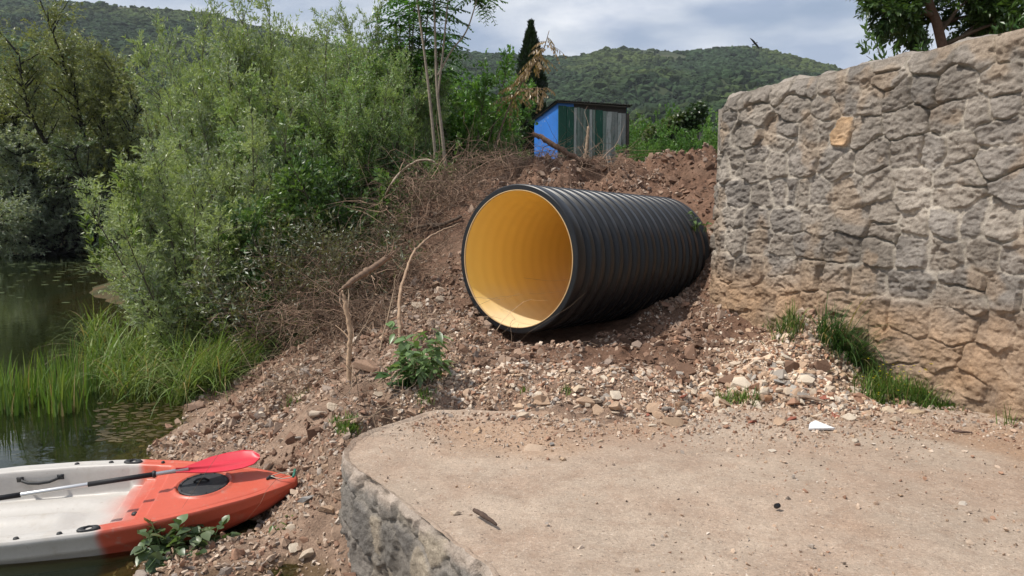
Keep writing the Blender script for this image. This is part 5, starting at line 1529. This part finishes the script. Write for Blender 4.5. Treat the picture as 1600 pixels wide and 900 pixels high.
tuft('grass_tuft', 'small weeds on the gravel bank left of the landing, half way to the paddle', [inpx(520, 662)], 60, (.03, .10), rng, .7, spread=.025)
tuft('grass_tuft', 'small weed patch on the gravel below the broken stump', [inpx(px, py) for px, py in ((470, 625), (455, 632))], 130, (.04, .13), rng, .7, spread=.05)

# broad-leaved weeds
def weed(name, label, p, n_st, h, leafL, leafW, base, seed, lean=45, nl=14, cat='plant', tip=None, group=None, pairs=None):
    rng = np.random.default_rng(seed)
    root = thing(name, label, cat, p, group=group)
    S = stems(n_st, h * .5, h, .5, 5, lean, rng, K=8, curve=.2, base_r=.09)
    mb = MB(); wood(mb, S, np.full(n_st, .005), .0015, 5, (.10, .14, .05)); mb.build('stem', M_bark, root, True)
    p0, d, sd, L, W = leaves_on(S, nl, leafL, leafW, rng, f0=.25, ang=70, droop=.12, flat=.75)
    # each leaf: 2 x 4 quads, arched
    n = len(p0); up = np.cross(sd, d)
    prof = [(0, .08), (.2, .75), (.45, 1.0), (.75, .62), (1.0, .03)]
    rows_ = []
    for f_, w in prof:
        cpt = p0 + d * L * f_ - np.array([0, 0, 1.0]) * L * .28 * f_ ** 2
        rows_.append(np.stack([cpt - sd * W * .5 * w + up * W * .12 * w, cpt, cpt + sd * W * .5 * w + up * W * .12 * w], 1))
    V = np.stack(rows_, 1)
    base_f = grid_faces(5, 3); Fc = (base_f[None] + (np.arange(n) * 15)[:, None, None]).reshape(-1, 4)
    cc = np.array(base)[None] * rng.uniform(.65, 1.35, (n, 1))
    if tip is not None:
        k = (rng.random((n, 1)) < .3); cc = np.where(k, np.array(tip)[None], cc)
    mb = MB(); mb.add(V.reshape(-1, 3), Fc, np.repeat(cc, 15, 0)); mb.build('leaves', M_leaf, root, True)
    return root
p = gpt(655, 598); weed('leafy_weed', 'bushy green weed growing on the slope at the left of the pipe mouth', p, 15, .58, .115, .055, (.145, .225, .09), 141, 40, 17)
p = gpt(625, 610); weed('leafy_weed', 'dark broad-leaved weed at the left foot of the bushy weed', p, 4, .34, .16, .08, (.04, .085, .022), 142, 40, 6)
p = gpt(262, 868); p.z = max(p.z, WZ); weed('creeping_plant', 'grey green heart-leaved plant growing under the side of the kayak', p, 15, .30, .085, .075, (.10, .15, .065), 143, 75, 10, tip=(.14, .18, .09))
p = gpt(305, 855); p.z = max(p.z, WZ); weed('creeping_plant', 'right hand spray of the heart-leaved plant reaching along the kayak', p, 9, .26, .08, .068, (.07, .11, .042), 144, 75, 9, tip=(.14, .18, .09))
p = gpt(445, 820); weed('seedling', 'small green seedling on the gravel right of the kayak', p, 4, .12, .05, .024, (.09, .15, .03), 145, 50, 6)
p = gpt(1096, 345); weed('seedling', 'young green plant squeezed between pipe end and wall corner', at(1097, 355, 9.2), 4, .3, .10, .035, (.10, .16, .04), 146, 40, 6)
# tall yellow-green willow shoots sticking out over the water
for k, (px, pt, pb, Y, lb) in enumerate(((183, 235, 420, 10.8, 'upright yellow green willow shoot sticking out over the dark water'), (132, 340, 430, 10.9, 'lowest leafy willow shoot at the water side of the bushes'))):
    z0 = at(px + 25, pb, Y); 
    rngq = np.random.default_rng(150 + k)
    root = thing('willow_shoot', lb, 'shoot', z0)
    hh_ = at(px, pt, Y).z - z0.z
    P = catmull([np.array((0, 0, 0.)), np.array((-.1, 0, hh_ * .5)), np.array((at(px, pt, Y).x - z0.x, 0, hh_))], 6)[None]
    P = np.concatenate([P, P + np.linspace(0, 1, P.shape[1])[None, :, None] * np.array([.18, .1, -.25]), P + np.linspace(0, 1, P.shape[1])[None, :, None] * np.array([.38, -.1, -.45])])
    mb = MB(); wood(mb, P, np.full(3, .008), .002, 5, (.14, .15, .06)); mb.build('stem', M_bark, root, True)
    p0, d, sd, L, W = leaves_on(P, 46, .16, .04, rngq, f0=.2, ang=50, flat=.7)
    V, Fc = leaf_mesh(p0, d, sd, L, W); mb = MB(); mb.add(V, Fc, leaf_cols(len(p0), (.14, .20, .045), rngq, .25)); mb.build('leaves', M_leaf, root)
# floating weed and lily pads on the river
rng = np.random.default_rng(161)
mb = MB()
for k in range(620):
    if k < 430: px, py = rng.uniform(150, 330), rng.uniform(628, 690); px = min(px, 335 - (py - 628) * 1.2)
    else: px, py = rng.uniform(-60, 150), 410 + rng.exponential(12)
    p = gp(px, py, WZ + .003 + rng.uniform(0, .003)); r_ = rng.uniform(.008, .045) * (1 if k < 430 else 3.2)
    th = np.arange(7) * .898 + rng.uniform(0, 6); q = np.stack([np.cos(th) * r_, np.sin(th) * r_ * rng.uniform(.4, 1), np.zeros(7)], -1) + np.array(p)
    q = np.concatenate([q, [np.array(p) + [0, 0, .001]]])
    mb.add(q, [(j, (j + 1) % 7, 7) for j in range(7)], np.array((.115, .09, .045) if k < 430 else (.13, .16, .08)) * rng.uniform(.5, 1.4))
tag(mb.build('floating_weed', M_leaf), 'floating weed and small lily pads on the calm river surface', 'water weed', kind='stuff')

# ------------------------------------------------------------------ kayak
M_hull = mat('moulded_plastic', attr=True, rough=.42, spec=.45, noises=((3, .05), (40, .05)), stains=((4.5, .54, .74, (.34, .28, .21), .5), (11, .60, .72, (.36, .31, .25), .4), (34, .64, .70, (.30, .25, .21), .5)))
tip_ = at(468, 757, 5.45)
kd = nrm(np.array([1.83, .30]))
kay = thing('kayak', 'sit-on-top kayak, orange red bow and white stern, pulled up on the gravel', 'kayak', (tip_.x, tip_.y, -.742), (R(8), R(-1.2), math.atan2(kd[1], kd[0])))
tk = [0, .05, .15, .3, .6, .9, 1.2, 1.6, 2.0, 2.6, 3.0, 3.2]
wk = [.012, .062, .13, .22, .35, .45, .515, .545, .545, .47, .26, .03]
zk_t, zk_v = [0, .08, .2, .45, .8, 1.2, 2.2, 2.8, 3.2], [.255, .20, .15, .085, .035, .01, .0, .04, .22]
zg_t, zg_v = [0, .4, .9, 1.4, 2.2, 3.2], [.285, .285, .285, .285, .28, .30]
nx = 330
tl = np.linspace(0, 3.2, nx)
def smooth_interp(x, xs, ys):
    y = np.interp(x, xs, ys)
    k = np.ones(9) / 9
    yp = np.r_[np.full(4, y[0]), y, np.full(4, y[-1])]
    o = np.convolve(yp, k, 'valid'); o[0] = y[0]
    return o
wl = smooth_interp(tl, tk, wk); zk_ = smooth_interp(tl, zk_t, zk_v); zgl = smooth_interp(tl, zg_t, zg_v)
sec = [(1.0, 1.0), (1.018, .97), (1.022, .92), (1.005, .88), (1.0, .70), (.985, .62), (.965, .60), (.93, .42), (.86, .24), (.72, .10), (.5, .03), (.25, .005), (0, 0)]
zk_ = zk_ * 1.28; zgl = zgl * 1.28
secf = sec + [(-a, b) for a, b in sec[-2::-1]]
Vh = np.array([[(-t, a * w, zk0 + b * (zg0 - zk0)) for a, b in secf] for t, w, zk0, zg0 in zip(tl, wl, zk_, zgl)])
def kcol(P):
    t = -P[:, 0]
    n_ = .05 * fbm(P[:, 0] * 3, P[:, 1] * 5, P[:, 2] * 5, seed=171, oct=3)
    inner = (np.abs(P[:, 1]) < .34) & (P[:, 2] > .06)
    edge_ = 1.15 + .04 * sstep(.40, .25, np.abs(P[:, 1]))
    wdt = np.where(inner, .20, .045)
    k = sstep(-1, 1, (t + n_ - edge_) / wdt)[:, None]
    red = np.array([.50, .092, .052]); white = np.array([.47, .445, .41])
    return red * (1 - k) + white * k
mb = MB()
mb.add(Vh.reshape(-1, 3), grid_faces(nx, len(secf)), kcol(Vh.reshape(-1, 3)))
nv_ = 121
vv = np.linspace(-1, 1, nv_)
Tt, Vv = np.meshgrid(tl, vv, indexing='ij')
Wm = np.repeat(wl[:, None], nv_, 1); Yk = Vv * Wm
Zd = np.repeat(zgl[:, None], nv_, 1) + .022 * (1 - Vv ** 2) * sstep(1.0, .5, Tt)
# cockpit well
wi = Wm - .085
side = sstep(-.004, .05, wi - np.abs(Yk))
front = np.clip((Tt - .84) / .40, 0, 1)
steps = (np.floor(front * 4) + sstep(.70, 1.0, front * 4 - np.floor(front * 4))) / 4
depth = .195 * np.where(front < 1, steps, 1.0) * side * sstep(3.0, 2.75, Tt)
stepr = .016 * np.exp(-(((front * 4) % 1.0 - .5) / .12) ** 2) * (front > .02) * (front < .99) * side
lump = .03 * sstep(.05, .25, Tt - 1.35) * sstep(.20, .05, np.abs(Yk)) * sstep(2.2, 1.9, Tt)
seat_back = .10 * np.exp(-((Tt - 2.45) / .10) ** 2) * side
Zd = Zd - depth + (lump + seat_back + .014 * np.sin(Yk * 26) * sstep(1.3, 1.5, Tt)) * side
# groove along the well's rim and the round hatch recess
hr = np.hypot(Tt - .63, Yk)
Zd = Zd + .012 * np.exp(-((hr - .185) / .012) ** 2) - .012 * sstep(.178, .168, hr)
Zd = Zd - .006 * np.exp(-((np.abs(Yk) - (Wm - .035)) / .008) ** 2) * sstep(.15, .3, Tt)
Vd = np.stack([-Tt, Yk, Zd], -1).reshape(-1, 3)
mb.add(Vd, grid_faces(nx, nv_), kcol(Vd))
hull = mb.build('hull', M_hull, kay, True)
def deck_z(t, y):
    i = int(np.argmin(abs(tl - t))); j = int(np.argmin(abs(Yk[i] - y)))
    return float(Zd[i, j])
M_rub = mat('black_rubber', (.022, .023, .025), rough=.55, spec=.4, stains=((12, .55, .7, (.16, .14, .12), .35),))
mb = MB(); zc = deck_z(.63, 0)
lathe(mb, [(.163, -.01), (.165, .010), (.158, .016), (.148, .016), (.144, .011), (.10, .012), (.05, .013), (.001, .013)], c=(-.63, 0, zc), m=40)
for k in range(10):
    a = k * .628; lathe(mb, [(.006, .012), (.006, .020), (.001, .021)], c=(-.63 + .153 * math.cos(a), .153 * math.sin(a), zc), m=6)
hatch = mb.build('hatch_cover', M_rub, kay, False)
mb = MB(); capped_tube(mb, [(-.70, .03, zc + .014), (-.68, .035, zc + .03), (-.63, .045, zc + .03), (-.60, .04, zc + .016)], [.008, .009, .009, .006], 8)
capped_tube(mb, [(-.66, .04, zc + .016), (-.66, .06, zc + .024), (-.655, .075, zc + .018)], .006, 6); mb.build('latch', M_black_plastic, hatch, True)
def lozenge(t, y, rz):
    mb = MB(); z = deck_z(t, y)
    th = np.arange(28) * 2 * math.pi / 28
    ra = .034 + .030 * np.abs(np.cos(th)) ** 3
    def ring(k, h): return np.stack([ra * k * np.cos(th), ra * k * .85 * np.sin(th), np.full(28, h)], -1)
    rows_ = [ring(1.05, -.004), ring(1.05, .008), ring(.95, .014), np.stack([.027 * np.cos(th), .027 * np.sin(th), np.full(28, .016)], -1), np.stack([.024 * np.cos(th), .024 * np.sin(th), np.full(28, .012)], -1), np.stack([.022 * np.cos(th), .022 * np.sin(th), np.full(28, -.06)], -1), np.stack([.001 * np.cos(th), .001 * np.sin(th), np.full(28, -.06)], -1)]
    V = np.array(rows_).reshape(-1, 3)
    c, s = math.cos(rz), math.sin(rz)
    V = V @ np.array([[c, s, 0], [-s, c, 0], [0, 0, 1]])
    mb.add(V + np.array([-t, y, z]), grid_faces(7, 28, True))
    mb.build('rod_holder', M_rub, kay, True)
lozenge(1.22, wl[int(1.22 / 3.2 * nx)] - .045, -.15); lozenge(1.22, -wl[int(1.22 / 3.2 * nx)] + .045, .15)
def knob(t, y, r=.014):
    mb = MB(); lathe(mb, [(r * 1.2, -.003), (r * 1.2, .004), (r, .012), (r * .4, .016), (.001, .016)], c=(-t, y, deck_z(t, y)), m=14); mb.build('deck_knob', M_rub, kay, True)
for t in (1.38, 1.62):
    for s_ in (-1, 1): knob(t, s_ * (wl[int(t / 3.2 * nx)] - .035))
knob(1.0, wl[int(1.0 / 3.2 * nx)] - .05, .011)
knob(1.05, -.14, .018)
mb = MB(); zz_ = .30
hy = wl[int(1.85 / 3.2 * nx)] - .10
capped_tube(mb, [(-1.72, hy + .012, zz_), (-1.735, hy - .02, zz_ - .005), (-1.78, hy - .035, zz_ - .016), (-1.85, hy - .04, zz_ - .02), (-1.92, hy - .035, zz_ - .016), (-1.965, hy - .02, zz_ - .005), (-1.98, hy + .012, zz_)], [.008, .010, .012, .013, .012, .010, .008], 8)
for xx in (-1.715, -1.985): mb.box((xx, hy + .005, zz_), (.045, .022, .036))
mb.build('carry_handle', M_rub, kay, True)
mb = MB()
capped_tube(mb, [(-.205, -.02, deck_z(.2, 0) + .004), (-.185, 0, deck_z(.2, 0) + .02), (-.16, .02, deck_z(.18, 0) + .004)], .007, 6); mb.box((-.18, 0, deck_z(.18, 0) + .003), (.06, .028, .008)); mb.build('pad_eye', M_rub, kay, True)
M_cord = mat('cord', (.42, .38, .31), rough=.9); M_green = mat('green_grip', (.035, .16, .11), rough=.5)
z0_ = deck_z(.1, 0)
mb = MB()
for s_ in (1, -1): capped_tube(mb, catmull([np.array((-.18, .0, z0_ + .018)), np.array((-.11, .045 * s_, z0_ + .016)), np.array((-.04, .042 * s_, z0_ + .018)), np.array((-.022, .03 * s_, z0_ + .028))], 5), .0035, 5)
mb.build('cord', M_cord, kay, True)
mb = MB(); capped_tube(mb, [(-.02, -.055, z0_ + .028), (-.018, -.02, z0_ + .03), (-.018, .02, z0_ + .03), (-.02, .055, z0_ + .028)], [.009, .010, .010, .009], 10); mb.build('toggle_handle', M_green, kay, True)

# ------------------------------------------------------------------ paddle lying across the kayak
pa = np.array(at(0, 778, 4.93)); pb_ = np.array(at(280, 735, 5.26)); 
px_ = nrm(pb_ - pa)
Lsh = np.linalg.norm(pb_ - pa)
paddle = thing('paddle', 'kayak paddle with red blade and black and silver shaft lying across the kayak', 'paddle', pb_)
M_alu = mat('silver_shaft', (.66, .66, .66), rough=.35, metal=.7, spec=.5); M_foam = mat('black_grip', (.02, .02, .022), rough=.6); M_blade = mat('red_blade', (.56, .024, .044), rough=.38, spec=.5, noises=((6, .06),))
mb = MB(); capped_tube(mb, [px_ * .06, px_ * -.8, px_ * -1.75], .0145, 14); sh = mb.build('shaft', M_alu, paddle, True)
lens = lambda px: -(np.linalg.norm(np.array(at(px, 736 + (280 - px) * .15, np.interp(px, [0, 280], [4.95, 5.24]))) - pb_))
for a, b in ((138, 240), (-70, 34)):
    mb = MB(); capped_tube(mb, [px_ * lens(a), px_ * (lens(a) + lens(b)) / 2, px_ * lens(b)], .0170, 14); mb.build('grip', M_foam, paddle, True)
mb = MB(); capped_tube(mb, [px_ * (lens(238) - .0), px_ * (lens(238) + .012), px_ * (lens(238) + .024)], [.022, .026, .02], 14); mb.build('drip_ring', M_rub, paddle, True)
def blade(sign):
    # outline along the shaft axis (u) and across (v); spoon shaped with a central rib
    ou = np.linspace(0, 1, 40)
    up_ = np.interp(ou, [0, .08, .2, .4, .6, .8, .92, 1.0], [.016, .020, .045, .083, .098, .094, .07, .02])
    dn = np.interp(ou, [0, .08, .2, .4, .6, .8, .92, 1.0], [.016, .020, .035, .055, .066, .066, .052, .01])
    m = 21
    vv_ = np.linspace(-1, 1, m)
    top = np.zeros((40, m, 3)); bot = np.zeros((40, m, 3))
    for i, u in enumerate(ou):
        for j, v in enumerate(vv_):
            y = (up_[i] if v > 0 else dn[i]) * v
            z = .02 * (v * v) * u - .018 * math.sin(u * 2.6) + .012 * math.exp(-(v / .16) ** 2) * (1 - u)
            th = .004 + .012 * math.exp(-(v / .18) ** 2) * (1 - u) ** 1.2
            top[i, j] = (u * .55, y * 1.15, z + th); bot[i, j] = (u * .55, y * 1.15, z - th)
    mb = MB()
    ring = np.concatenate([top, bot[:, ::-1]], 1)
    mb.add(ring.reshape(-1, 3), grid_faces(40, 2 * m, True))
    return mb
zl = nrm(np.array([-.05, -.45, .9])); ya = nrm(np.cross(zl, px_)); zl = np.cross(px_, ya)
RM = Matrix((tuple(px_), tuple(ya), tuple(zl))).transposed()
ob = blade(1).build('blade', M_blade, paddle, True); ob.rotation_euler = RM.to_euler(); ob.location = Vector(px_ * -.02)
RM2 = Matrix((tuple(-px_), tuple(-ya), tuple(zl))).transposed()
ob = blade(1).build('blade', M_blade, paddle, True); ob.rotation_euler = RM2.to_euler(); ob.location = Vector(px_ * -1.72)

# ------------------------------------------------------------------ a bird over the ridge
bp_ = at(1180, 68, 60)
mb = MB()
lathe(mb, [(.002, -.30), (.05, -.2), (.085, -.05), (.08, .1), (.045, .22), (.05, .27), (.035, .32), (.004, .37)], m=10)
def wing(sg):
    e = []
    for k, (s_, ch, le) in enumerate(((0, .26, .10), (.25, .26, .12), (.55, .2, .06), (.8, .10, -.04), (.92, .02, -.10))):
        e.append([(sg * s_, .02 + .10 * s_, le), (sg * s_, .035 + .10 * s_, le - ch * .4), (sg * s_, .015 + .10 * s_, le - ch)])
    mb.add(np.array(e).reshape(-1, 3), grid_faces(5, 3))
    mb.add(np.array(e).reshape(-1, 3) - [0, .012, 0], grid_faces(5, 3)[:, ::-1])
M_bird = mat('dark_feathers', (.03, .028, .026), rough=.8)
bird = thing('bird', 'dark bird gliding over the ridge of the far hill', 'bird', bp_, (R(70), R(38), R(25)))
wing(1); wing(-1)
mb.add(np.array([(-.05, 0, -.2), (.05, 0, -.2), (.09, 0, -.42), (-.09, 0, -.42), (-.05, .012, -.2), (.05, .012, -.2), (.09, .012, -.42), (-.09, .012, -.42)]), [(0, 1, 2, 3), (7, 6, 5, 4), (0, 4, 5, 1), (1, 5, 6, 2), (2, 6, 7, 3), (3, 7, 4, 0)])
ob = mb.build('body', M_bird, bird, True); bird.scale = (.62, .62, .62)

# ------------------------------------------------------------------ the air
mh = bpy.data.materials.new('haze'); mh.use_nodes = True
nt = mh.node_tree; nt.nodes.clear()
ho = nt.nodes.new('ShaderNodeOutputMaterial'); pv = nt.nodes.new('ShaderNodeVolumePrincipled')
pv.inputs['Color'].default_value = (.80, .87, .95, 1)
pv.inputs['Density'].default_value = .00012
nt.links.new(pv.outputs[0], ho.inputs['Volume'])
HAZE = True
if HAZE:
    x0, x1, y0, y1, z0, z1 = -2600, 2600, -450, 3600, -5.0, 420.0
    V = [(x0, y0, z0), (x1, y0, z0), (x1, y1, z0), (x0, y1, z0), (x0, y0, z1), (x1, y0, z1), (x1, y1, z1), (x0, y1, z1)]
    hz = mk('haze', V, [(0, 3, 2, 1), (4, 5, 6, 7), (0, 1, 5, 4), (1, 2, 6, 5), (2, 3, 7, 6), (3, 0, 4, 7)], mh)
    hz['kind'] = 'stuff'
    hz['label'] = 'thin bluish haze over the valley'
    hz['category'] = 'haze'
